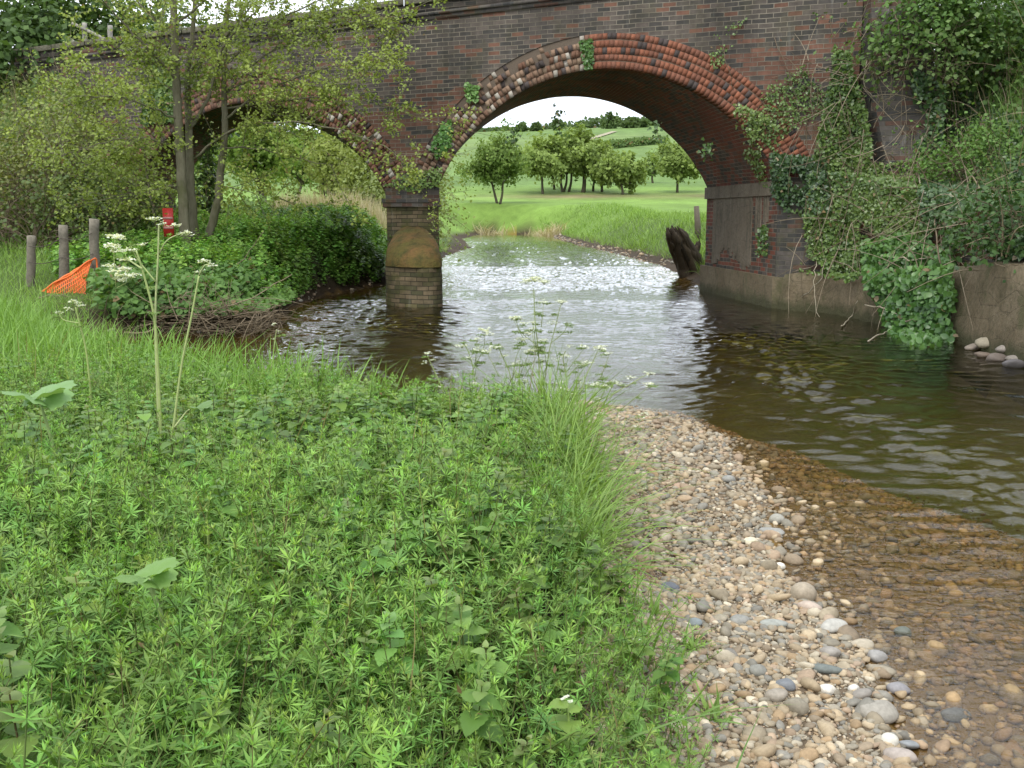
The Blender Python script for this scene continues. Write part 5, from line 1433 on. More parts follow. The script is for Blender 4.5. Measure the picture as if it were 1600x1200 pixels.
# bramble and weeds spilling over the left bank
A = Acc()
n = 15000; x = lr.uniform(-6.4, -2.9, n); y = lr.uniform(12.1, 16.2, n)
d = dists(x, y); px_ = 800 + F * x / y
k = ~in_poly(x, y, WP) & (d['B'] < 2.6) & (px_ > 150 + lr.normal(0, 8, n)) & (px_ < 470)
x, y = x[k], y[k]; dB_ = d['B'][k]
z = np.maximum(gz(x, y), .25) + lr.random(len(x)) ** .6 * np.interp(y, [12, 14, 15.2, 16.2], [1., .9, .5, .35]) * (.27 + .14 * fbm(x, y, 45, 3, 1.8)) * ss(-.1, .5, dB_ + .1)
leaves(A, np.stack([x, y, z], -1), np.tile((0, -.5, .8), (len(x), 1)), .085, (.057, .128, .031), (.170, .298, .071), .8, LEAF6, lr, .55)
o = A.build("brambles", M['leaf']); tag(o, "leafy brambles tumbling over the left bank beneath the alder", "brambles", kind="stuff")

# bank of the railway to the left: bushes and creepers
eg = "bushes on the left railway bank"
def at(px, py, Y, dz=0.):
    b = PY(px, py, Y); b[2] = gz(b[0], b[1]) + dz; return b
bush("evergreen_bush", "big dark evergreen bush at the very top left above the railway bank", at(45, 120, 24., -.4), (3.4, 2., 3.0), lr, 17000, .15, (.035, .071, .020), (.121, .199, .050), 70, eg, nstem=10)
bush("evergreen_bush", "dark green bush behind the rail fence and the alder top", at(215, 60, 26.), (2.4, 1.6, 2.7), lr, 9500, .13, (.043, .085, .023), (.142, .227, .057), 50, eg, nstem=10)
bush("hawthorn_bush", "olive-green twiggy bush on the bank slope to the left of the brick wall", at(95, 230, 19.3, .2), (1.5, 1.1, 1.45), lr, 3400, .065, (.106, .142, .035), (.270, .312, .078), 60, eg, nstem=40, stemc=(.2, .16, .1))
bush("hawthorn_bush", "thin brownish bush at the left edge of the photo halfway up the bank", at(10, 240, 18.6, .1), (1.4, 1.1, 1.5), lr, 3600, .07, (.121, .135, .043), (.256, .270, .085), 50, eg, nstem=46, stemc=(.22, .17, .11))
bush("hawthorn_bush", "yellow-green sprawling bush in front of the left end of the bridge", at(190, 265, 18.6, .5), (1.3, .9, 1.1), lr, 2900, .06, (.128, .185, .043), (.312, .383, .085), 55, eg, nstem=26, stemc=(.2, .17, .1))
bush("elder_bush", "low dark bush behind the fence posts at the foot of the bank", at(60, 355, 17.6, -.1), (1.9, .9, 1.35), lr, 3000, .07, (.050, .085, .026), (.156, .213, .057), 55, eg, nstem=60, stemc=(.17, .13, .085))
bush("elder_bush", "dark twiggy bush between the fence posts and the sapling", at(175, 365, 17.9, -.1), (1.1, .8, 1.2), lr, 2600, .07, (.050, .085, .026), (.156, .213, .057), 40, eg, nstem=50, stemc=(.19, .15, .1))
A = Acc()
n = 20000; x = lr.uniform(-16, -7.2, n); y = lr.uniform(16.5, 27, n); k = (gz(x, y) > 1.0) & (x > -.56 * y - 1)
u_, v_ = uw(x, y); k &= ~((v_ > -.05) & (v_ < BL) & (u_ < U1))
x, y = x[k], y[k]
z = gz(x, y) + lr.random(len(x)) * (.4 + .25 * fbm(x, y, 47, 3, 1.))
leaves(A, np.stack([x, y, z], -1), np.tile((.1, -.5, .8), (len(x), 1)), .1, (.085, .128, .035), (.227, .284, .078), .8, LEAF4, lr, .6)
n = 3500; i = lr.integers(0, len(x), n)
blades(A, x[i], y[i], lr.uniform(.3, .9, n), lr, (.22, .17, .1), (.34, .28, .17), (.1, .6), .008, .35, seg=3)
o = A.build("undergrowth", M['leaf']); tag(o, "rough brown-green undergrowth on the left railway bank", "undergrowth", kind="stuff")
# ivy on the left part of the bridge face
def ivy_thing(label, polys, n, off, size, c1, c2, seed, thr=None, clump=.06, name="ivy", aspect=.95, proto=IVYL, stem_paths=(), group=None, stemc=(.16, .12, .08), cat="ivy", stem_off=.04, stem_rad=.012):
    r = np.random.default_rng(seed); A = Acc(); Ps = []
    for poly, frac in polys:
        Ps.append(spread(A, poly, int(n * frac), off, size, c1, c2, r, aspect, proto, .5, clump, thr, .35, seed))
    p = np.concatenate(Ps)
    if not len(p): print('EMPTY IVY', label); return None
    b = p.mean(0); b[2] = p[:, 2].min()
    root = thing(name, b, label, cat, group)
    A.build("leaves", M['ivy'], root)
    if stem_paths:
        S = Acc(); stems(S, stem_paths, stem_off, stem_rad, stemc, r)
        if S.n: S.build("stems", M['twig'], root)
    return root
ivy_thing("column of glossy ivy on the bridge face behind the alder trunks", [([(236, 92), (268, 88), (272, 190), (222, 195), (222, 150), (240, 130)], 1.)], 2600, (.03, .16), .07, (.050, .106, .026), (.213, .312, .071), 201, None, .05)
IVYOLD = lambda *a: None
bush("ivy", "dark ivy column in the mouth of the left arch just right of the alder stems", at(322, 320, 21.5, -.1), (.36, .35, 1.75), lr, 1900, .08, (.035, .07, .02), (.12, .19, .05), 34, None, 'ivy', 6, proto=IVYL, mat='ivy', tight=.2)
IVYOLD("", [([(300, 190), (345, 175), (345, 300), (318, 330), (300, 300)], 1.)], 1500, (.02, .16), .075, (.043, .085, .026), (.142, .227, .071), 202, None, .06)
# rail fence high on the left bank
rb = at(150, 75, 22.6)
rf = thing("rail_fence", rb, "pale broken post-and-rail fence at the top of the left railway bank", "fence")
for pts in (((133, 84), (132, 36)), ((173, 82), (172, 40))):
    post("post", pts[0], pts[1], 22.6, .055, rf, (.3, .28, .24))
for pts in (((110, 62), (136, 76)), ((137, 48), (174, 66)), ((113, 36), (137, 48))):
    a, b = PY(pts[0][0], pts[0][1], 22.5), PY(pts[1][0], pts[1][1], 22.5)
    V, Fs = tube([a, (a + b) / 2 + lr.normal(0, .01, 3), b], .035, 5); mk("rail", V, Fs, M['wood'], rf, col=np.tile((.32, .3, .25), (len(V), 1)))
# ---------------------------------------------------------------- right-hand bank: ivy, brambles, shrubs and dead stems
rr_ = np.random.default_rng(301)
A = Acc()
n = 34000; x = rr_.uniform(5.3, 13, n); y = rr_.uniform(7, 20.5, n)
u_, v_ = uw(x, y)
k = (gz(x, y) > .7) & (u_ < -1.0) & (v_ < BL) & (x < .56 * y + 1.2)
x, y = x[k], y[k]
t = fbm(x, y, 48, 3, 1.3)
z = gz(x, y) + rr_.random(len(x)) ** .8 * (.3 + .22 * t)
leaves(A, np.stack([x, y, z], -1), np.tile((-.5, -.4, .7), (len(x), 1)), .085, (0.051, 0.102, 0.026), (0.153, 0.250, 0.066), .8, LEAF4, rr_, .6)
n = 9000; i = rr_.integers(0, len(x), n)
blades(A, x[i], y[i], rr_.uniform(.25, .7, n), rr_, (0.102, 0.193, 0.048), (0.204, 0.318, 0.084), (.2, 1.), .01, .4, seg=3)
n = 1600; i = rr_.integers(0, len(x), n)
blades(A, x[i], y[i], rr_.uniform(.4, 1.1, n), rr_, (.26, .2, .12), (.4, .34, .22), (.1, .7), .007, .4, seg=3)
o = A.build("bank_undergrowth", M['leaf']); tag(o, "rough grass, weeds and dry stalks covering the steep right bank", "undergrowth", kind="stuff")

ivy_thing("curtain of yellow-green ivy hanging down the bridge corner left of the dark buttress",
          [([(1300, 40), (1326, 60), (1332, 110), (1355, 180), (1362, 240), (1345, 300), (1300, 340), (1262, 330), (1268, 260), (1285, 180), (1302, 110)], 1.),
           ([(1255, 320), (1340, 300), (1345, 400), (1300, 420), (1262, 400)], .45)], 12710, (.03, .2), 0.048, (0.046, 0.097, 0.022), (0.194, 0.284, 0.066), 211, -.25, .1,
          stem_paths=[[(1297, 150), (1297, 200), (1299, 260)], [(1262, 400), (1290, 330), (1300, 280)]])
ivy_thing("thin straggling creeper spread over the red brickwork right of the arch",
          [([(1100, 60), (1180, 20), (1300, 20), (1310, 120), (1280, 230), (1240, 260), (1160, 200), (1120, 130)], 1.)], 8060, (.01, .08), 0.039, (0.061, 0.114, 0.026), (0.204, 0.295, 0.084), 212, .42, .03,
          stem_paths=[[(1130, 70), (1136, 100), (1147, 140)], [(1210, 60), (1235, 120), (1250, 190)], [(1170, 190), (1200, 150), (1245, 120)]], stem_rad=.008)
ivy_thing("leafy creeper trailing across the right haunch of the arch ring", [([(1120, 150), (1200, 180), (1250, 250), (1230, 300), (1180, 290), (1150, 230)], 1.)], 5890, (.02, .22), 0.043, (0.071, 0.125, 0.030), (0.235, 0.318, 0.084), 213, .05, .06)
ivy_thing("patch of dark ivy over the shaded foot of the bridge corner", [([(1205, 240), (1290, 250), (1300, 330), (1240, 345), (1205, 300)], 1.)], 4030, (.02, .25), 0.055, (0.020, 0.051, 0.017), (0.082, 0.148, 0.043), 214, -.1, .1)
ivy_thing("dark ivy hanging in a mass over the right wing wall",
          [([(1425, 110), (1600, 190), (1600, 400), (1560, 410), (1480, 420), (1445, 400), (1432, 250)], 1.)], 23250, (.02, .3), 0.055, (0.022, 0.057, 0.020), (0.102, 0.176, 0.054), 215, -.5, .14,
          stem_paths=[[(1432, 230), (1436, 290), (1440, 360), (1445, 420)], [(1560, 300), (1520, 340), (1500, 400)], [(1600, 330), (1550, 350), (1500, 345)], [(1470, 420), (1462, 330), (1470, 260)]])
ivy_thing("creeper tufts along the broken edge above the red earth right of the bridge corner", [([(1330, 262), (1430, 250), (1445, 330), (1445, 400), (1400, 400), (1330, 330)], 1.)], 9300, (.02, .2), 0.047, (0.061, 0.114, 0.024), (0.174, 0.250, 0.060), 216, None, .14)
ivy_thing("sprawling bramble with bright serrated leaves hanging over the low wall into the water",
          [([(1350, 380), (1420, 365), (1480, 400), (1490, 460), (1478, 500), (1492, 528), (1440, 540), (1395, 525), (1375, 480), (1352, 440)], 1.)], 8680, (.05, .38), 0.078, (0.036, 0.097, 0.024), (0.143, 0.284, 0.060), 217, None, .2,
          name="bramble", aspect=.75, proto=LEAF6, cat="bramble", stem_paths=[[(1350, 476), (1380, 482), (1410, 492)], [(1400, 510), (1425, 500), (1440, 490)], [(1375, 400), (1420, 405), (1460, 400)]], stemc=(.4, .34, .24), stem_off=.35)
ivy_thing("leafy creeper on the brickwork left of the hanging bramble", [([(1235, 330), (1350, 330), (1360, 420), (1330, 440), (1250, 425)], 1.)], 5580, (.02, .2), 0.051, (0.051, 0.102, 0.024), (0.163, 0.250, 0.060), 218, .0, .08)
ivy_thing("small ferny tuft hanging on the abutment plaster inside the arch", [([(1120, 345), (1140, 340), (1140, 395), (1122, 400)], .5), ([(1160, 370), (1200, 350), (1200, 400), (1150, 400)], .5)], 1240, (.02, .12), 0.047, (0.031, 0.079, 0.020), (0.122, 0.205, 0.048), 219, None, .05)
ivy_thing("bright green ivy growing in the ruined left haunch of the big arch", [([(672, 232), (690, 195), (708, 185), (704, 230), (684, 248)], 1.)], 961, (.02, .14), 0.051, (0.051, 0.136, 0.030), (0.163, 0.341, 0.072), 220, None, .05)
ivy_thing("small plant rooted in the ring joint at the top left of the big arch", [([(726, 130), (748, 136), (745, 160), (730, 158)], 1.)], 341, (.02, .12), 0.047, (0.082, 0.182, 0.037), (0.204, 0.360, 0.084), 221, None, .04)
ivy_thing("tuft of green leaves growing out of the crown of the big arch", [([(906, 64), (926, 62), (926, 108), (914, 108)], 1.)], 496, (.02, .1), 0.043, (0.046, 0.114, 0.024), (0.133, 0.250, 0.060), 222, None, .04)
ivy_thing("weeds rooted on the ledge of the pier cap between the arches", [([(600, 290), (640, 268), (690, 262), (690, 290), (640, 300)], 1.)], 713, (.03, .2), 0.047, (0.092, 0.170, 0.037), (0.246, 0.352, 0.084), 223, None, .05)
ivy_thing("green shoots round the mossy cutwater top", [([(676, 345), (692, 350), (692, 415), (684, 410)], .5), ([(604, 350), (614, 350), (612, 400), (605, 400)], .3)], 496, (.0, .06), 0.039, (0.051, 0.114, 0.024), (0.143, 0.227, 0.048), 224, None, .02)
# leafy sprays dangling in the mouth of the arch
def spray(label, px, py, hpx, v, seed):
    r = np.random.default_rng(seed); a, b = (px - 800) / F, (600 - py) / F
    dx, dy, dz = a, CP + b * SP, -SP + b * CP
    nrm = np.array((-BE[1], BE[0])); t = nrm @ (BA + v * BB) / (nrm @ np.array((dx, dy))); p = np.array((dx * t, dy * t, CAMH + dz * t))
    L = hpx / F * p[1]; root = thing("hanging_spray", p, label, "creeper", "leafy sprays dangling under the arch")
    path = curve([p + np.array((.02, 0, L * .9)), p + np.array((0, -.05, L * .4)), p + np.array((.03, -.08, -L * .3))], 5)
    V, Fs = tube(path, .004, 4); A = Acc().add(V, Fs, col=(.1, .08, .04)); A.build("stem", M['twig'], root)
    A = Acc(); n = int(24 + L * 50); i = r.integers(0, len(path), n)
    leaves(A, path[i] + r.normal(0, .06, (n, 3)), np.tile((0, -1., .2), (n, 1)), .06, (0.031, 0.068, 0.018), (0.102, 0.182, 0.048), .9, IVYL, r, .6)
    A.build("leaves", M['ivy'], root)
spray("small dark leaf spray dangling at the right of the arch opening", 1026, 212, 18, .3, 1)
spray("dark leafy spray dangling before the sky at the arch's crown", 872, 200, 30, .6, 2)
spray("short leaf spray dangling near the left curve of the arch opening", 802, 222, 16, .5, 3)
spray("leafy shoot reaching out from the right wall of the arch", 1100, 240, 16, .2, 4)
# tangle of dry creeper stems over the bank and walls, too fine to count
A = Acc(); px, py = in_pix([(1250, 60), (1600, 0), (1600, 420), (1440, 430), (1250, 420)], 520, rr_)
p, ok, tw_ = hit(px, py)
for q, t_ in zip(p[ok], tw_[ok]):
    d = np.array((rr_.normal(0, .5), rr_.normal(0, .25), rr_.normal(.1, .8))); d /= np.linalg.norm(d); L = rr_.uniform(.25, 1.1)
    b = q + t_ * rr_.uniform(.05, .35); bend = rr_.normal(0, .3, 3) - np.array((0, 0, .2))
    V, Fs = tube([b + d * L * s_ + bend * L * s_ * s_ for s_ in np.linspace(0, 1, 6)], np.linspace(.0065, .0025, 6), 4, False)
    A.add(V, Fs, col=lerp((.13, .1, .06), (.38, .31, .22), rr_.random() ** 1.5))
o = A.build("dry_creeper_stems", M['twig']); tag(o, "tangle of dry creeper stems over the right wall and bank", "stems", kind="stuff")
# shrubs on the bank
sg = "shrubs on the right bank"
for (px, py, Y, rad, lab, n, ls, c1, c2) in [
    (1545, 235, 13.4, (1.0, .9, .75), "fresh bright green shrub bulging from the right bank at the photo's edge", 3400, .05, (0.076, 0.148, 0.034), (0.174, 0.306, 0.072)),
    (1470, 5, 17.6, (.8, .8, .9), "leafy bush at the top of the bank just right of the bridge corner", 3800, .075, (0.051, 0.108, 0.026), (0.153, 0.273, 0.060)),
    (1580, 60, 16.5, (1.6, 1.2, 1.5), "large dark green bush in the top right corner", 5600, .085, (0.031, 0.074, 0.020), (0.112, 0.198, 0.048)),
    (1475, 60, 17.2, (1.1, .9, 1.2), "grassy olive bush between the top corner bush and the bridge", 3000, .07, (0.076, 0.125, 0.037), (0.184, 0.273, 0.084)),
    (1590, 330, 10.9, (.7, .7, .7), "dark leaved shrub overhanging the mossy wall at the right edge", 2200, .06, (0.025, 0.062, 0.020), (0.092, 0.170, 0.048))]:
    p, ok, _ = hit(px, py + 30, 5, 40)
    b = p[0] if ok[0] else at(px, py, Y)
    b = b - np.array((0, 0, rad[2] * .25))
    bush("shrub", lab, b, rad, rr_, n, ls, c1, c2, 50, sg, nstem=24, stemc=(.22, .18, .11))
dg = "dead stems and sticks on the right bank"
for i, (pts, r0, lab) in enumerate([
    ([(1395, 12), (1403, 40), (1407, 78)], .014, "pale dead stem standing on the bank near the bridge corner"),
    ([(1541, 88), (1536, 108), (1532, 128)], .014, "short whitish stick on the right bank below the wooden post"),
    ([(1505, 185), (1535, 225), (1570, 262), (1600, 270)], .013, "long pale stem arching down to the right edge of the bank"),
    ([(1510, 215), (1545, 245), (1580, 290)], .011, "thin dead stem crossing beneath the arching pale one"),
    ([(1385, 85), (1400, 98), (1410, 100)], .01, "bent dead twig over the top of the dark buttress"),
    ([(1345, 120), (1354, 95), (1352, 140), (1372, 152)], .009, "looped dry vine on the dark buttress"),
    ([(1490, 20), (1489, 50), (1494, 85)], .02, "broken grey stump of a sapling on the upper right bank"),
    ([(1440, 215), (1436, 250), (1440, 300)], .012, "pale hanging stem right of the dark buttress"),
    ([(1240, 475), (1278, 440), (1290, 405)], .009, "bare creeper stem hanging over the cement plinth"),
    ([(1240, 425), (1300, 408), (1345, 428)], .01, "bare stem lying across the ledge above the plinth"),
    ([(1275, 400), (1272, 440), (1278, 498)], .008, "thin root trailing straight down to the water by the plinth"),
    ([(1315, 512), (1328, 495), (1340, 470)], .011, "brown stick poking up from the water beside the hanging bramble"),
    ([(1355, 533), (1385, 520), (1400, 508)], .012, "dead branch slanting out of the water under the hanging bramble")]):
    A = Acc(); stems(A, [pts], .22 if i < 8 else .1, r0, lerp((.25, .2, .13), (.45, .4, .3), rr_.random()), rr_, .06)
    if A.n:
        V = np.concatenate(A.V); b = V[np.argmin(V[:, 2])]
        o = A.build("dead_branch", M['twig'], base=b); tag(o, lab, "dead branch", dg)
p, ok, _ = hit(1531, 95); b0 = p[0] - np.array((0, 0, .15)); yb = b0[1]
t0 = PY(1546, 8, yb - .1); n = 9
V, Fs = tube(np.array([b0 + (t0 - b0) * t for t in np.linspace(0, 1, n)]), .075, 8)
o = mk("fence_post", V + rr_.normal(0, .004, V.shape), Fs, M['wood'], col=np.tile((.085, .075, .06), (len(V), 1)), base=b0); tag(o, "dark wooden post leaning in the growth at the top of the right bank", "post")

# stake and dead stump on the bank beyond the arch
p = G(1091, 378); zt = PY(1088, 322, p[1])
V, Fs = tube([p - np.array((0, 0, .2)), (p + zt) / 2 + .01, zt], [.1, .095, .08], 7)
o = mk("stake", V, Fs, M['wood'], col=np.tile((.13, .11, .08), (len(V), 1)), base=p); tag(o, "bare wooden stake on the far bank against the right side of the arch", "stake")
sp_ = G(1078, 428); Ys = sp_[1]
root = thing("tree_stump", sp_, "dark rotting tree stump leaning out over the water inside the arch", "stump")
def splintered(name, pts, r0, r1, nsp, seed):
    """broken trunk as a bundle of weathered splinters of uneven length"""
    r = np.random.default_rng(seed); ax = curve(pts, 6); A = Acc(); n = len(ax)
    for k in range(nsp):
        a_ = r.uniform(0, 6.28); q = math.sqrt(r.random()); m = int(n * r.uniform(.72, 1.0)); tt = np.linspace(0, 1, n)[:m]
        rad = r0 + (r1 - r0) * tt
        off = np.stack([np.cos(a_ + tt) * rad * q * .85, np.sin(a_ + tt) * rad * q * .5, np.sin(a_ + tt) * rad * q * .3], -1) + np.cumsum(r.normal(0, .006, (m, 3)), 0)
        V, Fs = tube(ax[:m] + off, (rad * r.uniform(.28, .5)) * (1 - .75 * ss(.75, 1., tt / tt[-1])), 6)
        A.add(V + r.normal(0, .006, V.shape), Fs, col=lerp((.03, .022, .014), (.095, .07, .045), r.random()))
    A.build(name, M['twig'], root)
splintered("trunk", [PY(1092, 440, Ys), PY(1080, 415, Ys), PY(1066, 388, Ys - .2), PY(1056, 366, Ys - .4), PY(1050, 352, Ys - .45)], .36, .13, 26, 1)
splintered("snag", [PY(1068, 390, Ys - .2), PY(1055, 382, Ys - .35), PY(1044, 373, Ys - .5)], .15, .12, 9, 2)
splintered("snag", [PY(1078, 408, Ys - .1), PY(1087, 388, Ys), PY(1091, 376, Ys)], .16, .08, 9, 3)

# ---------------------------------------------------------------- cow parsley and other single plants of the near bank
pr_ = np.random.default_rng(404)
def umbel(AF, AS, c, size, r, full=1.0, axis_=(0, 0, 1)):
    """a flat head of small white flower clusters on thin rays"""
    n = max(5, int(9 * full)); az = r.uniform(0, 6.28) + np.arange(n) * 2.4; rad = size * .5 * np.sqrt((np.arange(n) + .6) / n)
    for a_, q in zip(az, rad):
        e = c + np.array((math.cos(a_) * q, math.sin(a_) * q, size * .32 - .25 * q * q / size + r.normal(0, .004)))
        V, Fs = tube([c, (c + e) / 2 + np.array((0, 0, .004)), e], .0011, 3, False); AS.add(V, Fs, col=(.227, .284, .099))
        m = 12; pp = e + r.normal(0, size * .075, (m, 3)) * np.array((1, 1, .35))
        leaves(AF, pp, np.tile((0, 0, 1.), (m, 1)), size * .15, (.7, .72, .64), (.85, .86, .8), 1., LEAF4, r, .35)
def fern_leaf(AL, b, d, L, r, c1=(.15, .23, .06), c2=(.26, .36, .11)):
    d = d / np.linalg.norm(d)
    for t in np.linspace(.2, 1, 6):
        w_ = L * .34 * math.sin(math.pi * min(t, .98)) + .01; side = np.cross(d, (0, 0, 1.)); side /= np.linalg.norm(side) + 1e-9
        c = b + d * L * t - np.array((0, 0, .25 * L * t * t))
        for s_ in (-1, 1):
            k = 5; q = np.linspace(.2, 1, k)[:, None]
            leaves(AL, c + side * s_ * w_ * q + d * w_ * .4 * q, np.tile((0, 0, 1.), (k, 1)), .012 + L * .06, c1, c2, .4, LEAF4, r, .4)
def parsley(label, stems_, heads, Y, base_px, stem_r=.005, seed=0, foliage=3, group="cow parsley on the near bank", size=.062, dY=.12):
    r = np.random.default_rng(500 + seed)
    b = PY(base_px[0], base_px[1], Y); b[2] = min(b[2], gz(b[0], b[1]) + .25); b[2] = gz(b[0], b[1])
    root = thing("cow_parsley", b, label, "cow parsley", group)
    AS, AF, AL = Acc(), Acc(), Acc()
    for k, pts in enumerate(stems_):
        dy = np.cumsum(r.normal(0, dY * .3, len(pts))) if k else np.zeros(len(pts))
        q = [PY(x_, y_, Y + d_) for (x_, y_), d_ in zip(pts, dy)]
        if k == 0: q = [b] + q
        pth = curve(q, 6)
        rr = stem_r if k == 0 else stem_r * .6
        V, Fs = tube(pth, np.linspace(rr, rr * .55, len(pth)), 6); AS.add(V, Fs, col=lerp((.312, .383, .128), (.369, .412, .185), r.random()))
        for _ in range(foliage):
            i = r.integers(len(pth) // 4, len(pth)); a_ = r.uniform(0, 6.28)
            fern_leaf(AL, pth[i], np.array((math.cos(a_), math.sin(a_), .35)), r.uniform(.03, .065), r)
    for (x_, y_, s_, f_) in heads:
        AF = Acc(); c = PY(x_, y_, Y + r.normal(0, dY * .4)); umbel(AF, AS, c - np.array((0, 0, s_ * size * .25)), s_ * size, r, f_)
        AF.build("flower_head", M['petal'], root)
    AS.build("stalk", M['stem'], root)
    if AL.n: AL.build("leaves", M['leaf'], root)
parsley("tallest cow parsley, its white heads in front of the red board",
        [[(244, 560), (243, 480), (247, 400), (248, 350)], [(247, 400), (262, 375), (290, 362)], [(243, 440), (215, 405), (205, 385)]],
        [(240, 342, 1., 1), (254, 350, .7, .8), (275, 352, .8, .9), (291, 365, .9, 1), (186, 372, .9, 1), (180, 388, .8, .8)], 4.6, (246, 640), .0065, 1, 1)
parsley("cow parsley on a thick stalk leaning left, white head over the brambles",
        [[(246, 560), (240, 490), (222, 420), (213, 392)], [(222, 420), (200, 405), (196, 398)]],
        [(205, 390, .8, .9), (222, 382, .7, .7), (189, 430, .9, 1), (203, 432, .8, .8), (192, 438, .6, .7)], 4.4, (250, 660), .007, 2, 1)
parsley("cow parsley on a long pale stalk that leans right, in front of the alder foot",
        [[(268, 700), (272, 660), (284, 570), (300, 490), (311, 430)], [(311, 430), (320, 415), (328, 414)], [(272, 668), (290, 645), (296, 640)]],
        [(318, 408, .7, .9), (331, 416, .6, .8), (313, 424, .6, .5)], 3.9, (266, 740), .0065, 3, 0)
parsley("short cow parsley with a drooping white head near the orange netting",
        [[(140, 595), (133, 540), (124, 505), (118, 480)], [(124, 505), (100, 500), (92, 490)]],
        [(116, 472, .9, 1), (127, 478, .7, .8), (108, 484, .7, .7), (92, 488, .6, .5)], 5.2, (142, 610), .006, 4, 3)
parsley("small cow parsley with a white head against the water at the left of the river",
        [[(420, 600), (426, 560), (430, 530), (432, 515)]], [(428, 507, .55, .8), (436, 518, .5, .7), (427, 530, .45, .5)], 6.6, (418, 640), .004, 5, 2)
parsley("single cow parsley at the left end of the clump against the pier's reflection",
        [[(700, 640), (688, 600), (674, 570), (668, 556)]], [(668, 552, .8, 1), (676, 562, .6, .7), (664, 566, .6, .6), (690, 604, .8, .6)], 6.4, (706, 680), .0045, 6, 4)
parsley("cow parsley crowded with white heads among the brambles beside the orange netting",
        [[(182, 470), (180, 430), (178, 395), (180, 375)], [(180, 430), (192, 415), (198, 408)], [(181, 440), (172, 425), (170, 418)], [(182, 450), (200, 440), (206, 432)]],
        [(180, 370, 1., 1), (176, 384, .9, 1), (186, 392, .9, .9), (172, 416, .9, 1), (184, 424, 1., 1), (198, 406, .9, 1), (207, 430, .8, .9), (190, 436, 1., 1), (196, 420, .8, .9)], 12.4, (184, 480), .008, 9, 2, size=.2)
ctr = [("tall cow parsley mid riverside clump, its flat white head highest there", [[(845, 640), (842, 560), (836, 500), (834, 450)], [(840, 540), (815, 520), (806, 500)]], [(822, 440, .8, .8), (836, 436, 1., 1), (850, 440, .9, .9), (806, 496, .9, .8), (826, 522, .7, .7)], (848, 690)),
       ("cow parsley leaning right in the riverside clump with a loose white head", [[(848, 620), (858, 550), (868, 510), (876, 476)], [(862, 535), (880, 520), (888, 505)]], [(878, 472, .8, .9), (862, 504, .7, .6), (890, 540, .6, .5)], (846, 690)),
       ("bushy cow parsley on the left of the riverside clump", [[(745, 640), (740, 580), (732, 550), (724, 536)], [(738, 580), (755, 545), (758, 520)]], [(722, 540, .9, .7), (756, 516, 1., .9), (764, 522, .7, .7), (735, 560, .7, .5), (742, 600, .8, .6)], (750, 690)),
       ("leafy cow parsley with several half-open heads left of the tall one", [[(802, 650), (798, 590), (782, 550), (778, 540)], [(800, 600), (806, 560), (815, 540)]], [(776, 542, .9, .7), (815, 530, .9, .8), (786, 556, .7, .5), (818, 505, .7, .6)], (804, 700)),
       ("cow parsley with drooping leaves right of the tall one", [[(888, 640), (885, 590), (880, 560), (884, 548)], [(885, 590), (900, 575), (912, 560)]], [(884, 556, .8, .6), (912, 570, .7, .5), (870, 562, .6, .4)], (890, 690)),
       ("cow parsley leaning far right over the gravel with pale heads at its end", [[(895, 690), (925, 645), (960, 615), (985, 600), (1012, 584)], [(925, 645), (945, 610), (938, 588)]], [(1014, 584, .8, .7), (985, 590, .7, .5), (940, 545, .8, .8), (966, 600, .6, .5)], (880, 720)),
       ("slender cow parsley at the right of the clump against the bright water", [[(900, 640), (915, 590), (928, 562), (934, 548)]], [(936, 542, .9, .8), (920, 566, .8, .4)], (895, 690))]
for i, (lab, st, hd_, bp_) in enumerate(ctr):
    rx = np.random.default_rng(900 + i)
    for q in range(5):
        h0 = hd_[rx.integers(0, len(hd_))]; hx, hy = h0[0] + rx.normal(0, 16), h0[1] + rx.uniform(6, 70)
        if i == 5: hx += 0
        hd_ = hd_ + [(hx, hy, rx.uniform(.5, .9), rx.uniform(.5, .9))]; st = st + [[(hx * .5 + st[0][1][0] * .5, hy + 40), (hx, hy + 4)]]
    parsley(lab, st, hd_, 6.3 + .12 * (i % 3), bp_, .0045, 20 + i, 4, size=.085)
# hogweed: big lobed leaves on stout stalks
def hogweed(label, px, py, wpx, Y, seed, c=(.185, .312, .099), up=.45):
    r = np.random.default_rng(seed); p = PY(px, py, Y); s = wpx / F * Y / 2
    b = np.array((p[0] + .02, p[1] + .03, gz(p[0], p[1])))
    root = thing("hogweed", b, label, "hogweed", "hogweed plants on the near bank")
    V, Fs = tube(curve([b, (b + p) / 2 + np.array((.02, .01, .02)), p], 5), np.linspace(.009, .005, 11), 6); Acc().add(V, Fs, col=(.284, .369, .142)).build("stalk", M['stem'], root)
    for k, (a0, sc) in enumerate(((-.4, 1.), (2.4, .95), (4.3, .7))):
        na_ = 61; th_ = np.linspace(-2.75, 2.75, na_)
        rr = s * sc * (.62 + .3 * np.abs(np.cos(th_ * 1.75)) ** .7 + .05 * np.sin(th_ * 17)) * (1 - .18 * np.abs(th_) / 2.75)
        ring1 = np.stack([rr * np.sin(th_), rr * np.cos(th_) + s * .3, -.25 * rr ** 2 / s + .03 * s * np.cos(th_ * 7)], -1)
        ring0 = ring1 * np.array((.5, .5, .3)) + np.array((0, s * .15, .03 * s + .0)); cen = np.array([[0, s * .25, 0.]])
        V = np.concatenate([cen, ring0, ring1]); j = np.arange(na_ - 1)
        M_ = (rotz(np.array([a0])) @ rotx(np.array([up + r.normal(0, .1)])))[0]
        V = V @ M_.T * np.array((1, 1, 1)) + p
        Acc().add(V, [np.stack([0 * j, 1 + j, 2 + j], -1)[:, ::-1], np.stack([1 + j, 1 + na_ + j, 2 + na_ + j, 2 + j], -1)[:, ::-1]], col=np.array(c) * r.uniform(.85, 1.15)).build("leaf", M['leaf'], root)
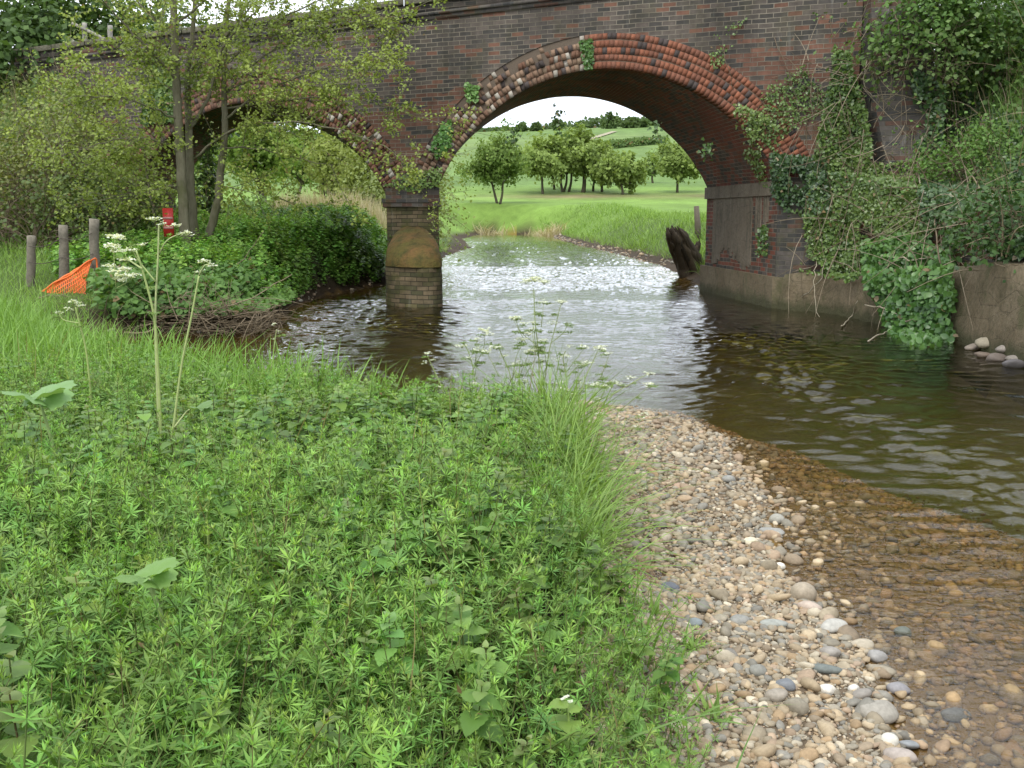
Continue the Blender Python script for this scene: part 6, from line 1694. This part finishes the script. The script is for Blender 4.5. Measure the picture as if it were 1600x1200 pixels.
hogweed("big pale hogweed leaf standing above the goosegrass at the left edge", 62, 625, 110, 3.9, 1, (.199, .327, .121))
hogweed("pale rounded hogweed leaves in the lower left goosegrass", 232, 905, 100, 2.25, 2, (.213, .355, .099))
hogweed("young hogweed leaf low in the middle of the far nettles", 315, 640, 40, 4.3, 3, (.185, .298, .106))
def mustard(label, px, py, Y, seed):
    r = np.random.default_rng(seed); p = PY(px, py, Y); b = np.array((p[0], p[1], gz(p[0], p[1]))); h = p[2] - b[2]
    root = thing("garlic_mustard", b, label, "wild plant", "garlic mustard plants")
    V, Fs = tube(curve([b, (b + p) / 2 + np.array((.01, 0, 0)), p], 5), np.linspace(.005, .003, 11), 5); Acc().add(V, Fs, col=(.284, .383, .114)).build("stalk", M['stem'], root)
    A = Acc()
    for k in range(7):
        t = .45 + .55 * k / 6; az = np.array([k * 2.4 + r.normal(0, .2)]); L = np.interp(k, [0, 6], [.075, .045])
        Mx = (rotz(az) @ rotx(np.array([.35 + r.normal(0, .15)])))[0] * L
        V = NLEAF[0] * np.array((1.35, 1, 1)) @ Mx.T + b + (p - b) * t; A.add(V, NLEAF[1], col=np.array((.24, .36, .08)) * r.uniform(.85, 1.1))
    A.build("leaves", M['leaf'], root)
    A = Acc(); leaves(A, p + r.normal(0, .008, (12, 3)), np.tile((0, 0, 1.), (12, 1)), .012, (.7, .7, .62), (.85, .85, .8), 1., LEAF4, r, .3); A.build("flowers", M['petal'], root)
mustard("yellow-green broad-leaved plant at the edge of the grass above the muddy pool", 905, 895, 3.35, 1)
mustard("small white-flowered plant near the bottom of the bank by the gravel", 886, 1100, 2.15, 2)
mustard("little white-flowered plant on the gravel edge below the muddy pool", 990, 1000, 2.85, 3)
def sprig(label, px, py, seed):
    p = P(px, py, .03); r = np.random.default_rng(seed); b = np.array((p[0], p[1], gz(p[0], p[1])))
    A = Acc(); n = 26; blades(A, b[0] + r.normal(0, .02, n), b[1] + r.normal(0, .02, n), r.uniform(.05, .12, n), r, (.156, .270, .071), (.284, .426, .114), (.4, 1.2), .06, .4, seg=3)
    o = A.build("weed_tuft", M['leaf'], base=b); tag(o, label, "weed", "small weeds in the gravel")
sprig("small green weed alone in the gravel beside the nettles", 1082, 1030, 1)
sprig("thin weed in the gravel near the bottom edge of the bank", 1110, 1130, 2)
sprig("little weed at the top of the gravel under the overhanging grass", 1020, 985, 3)
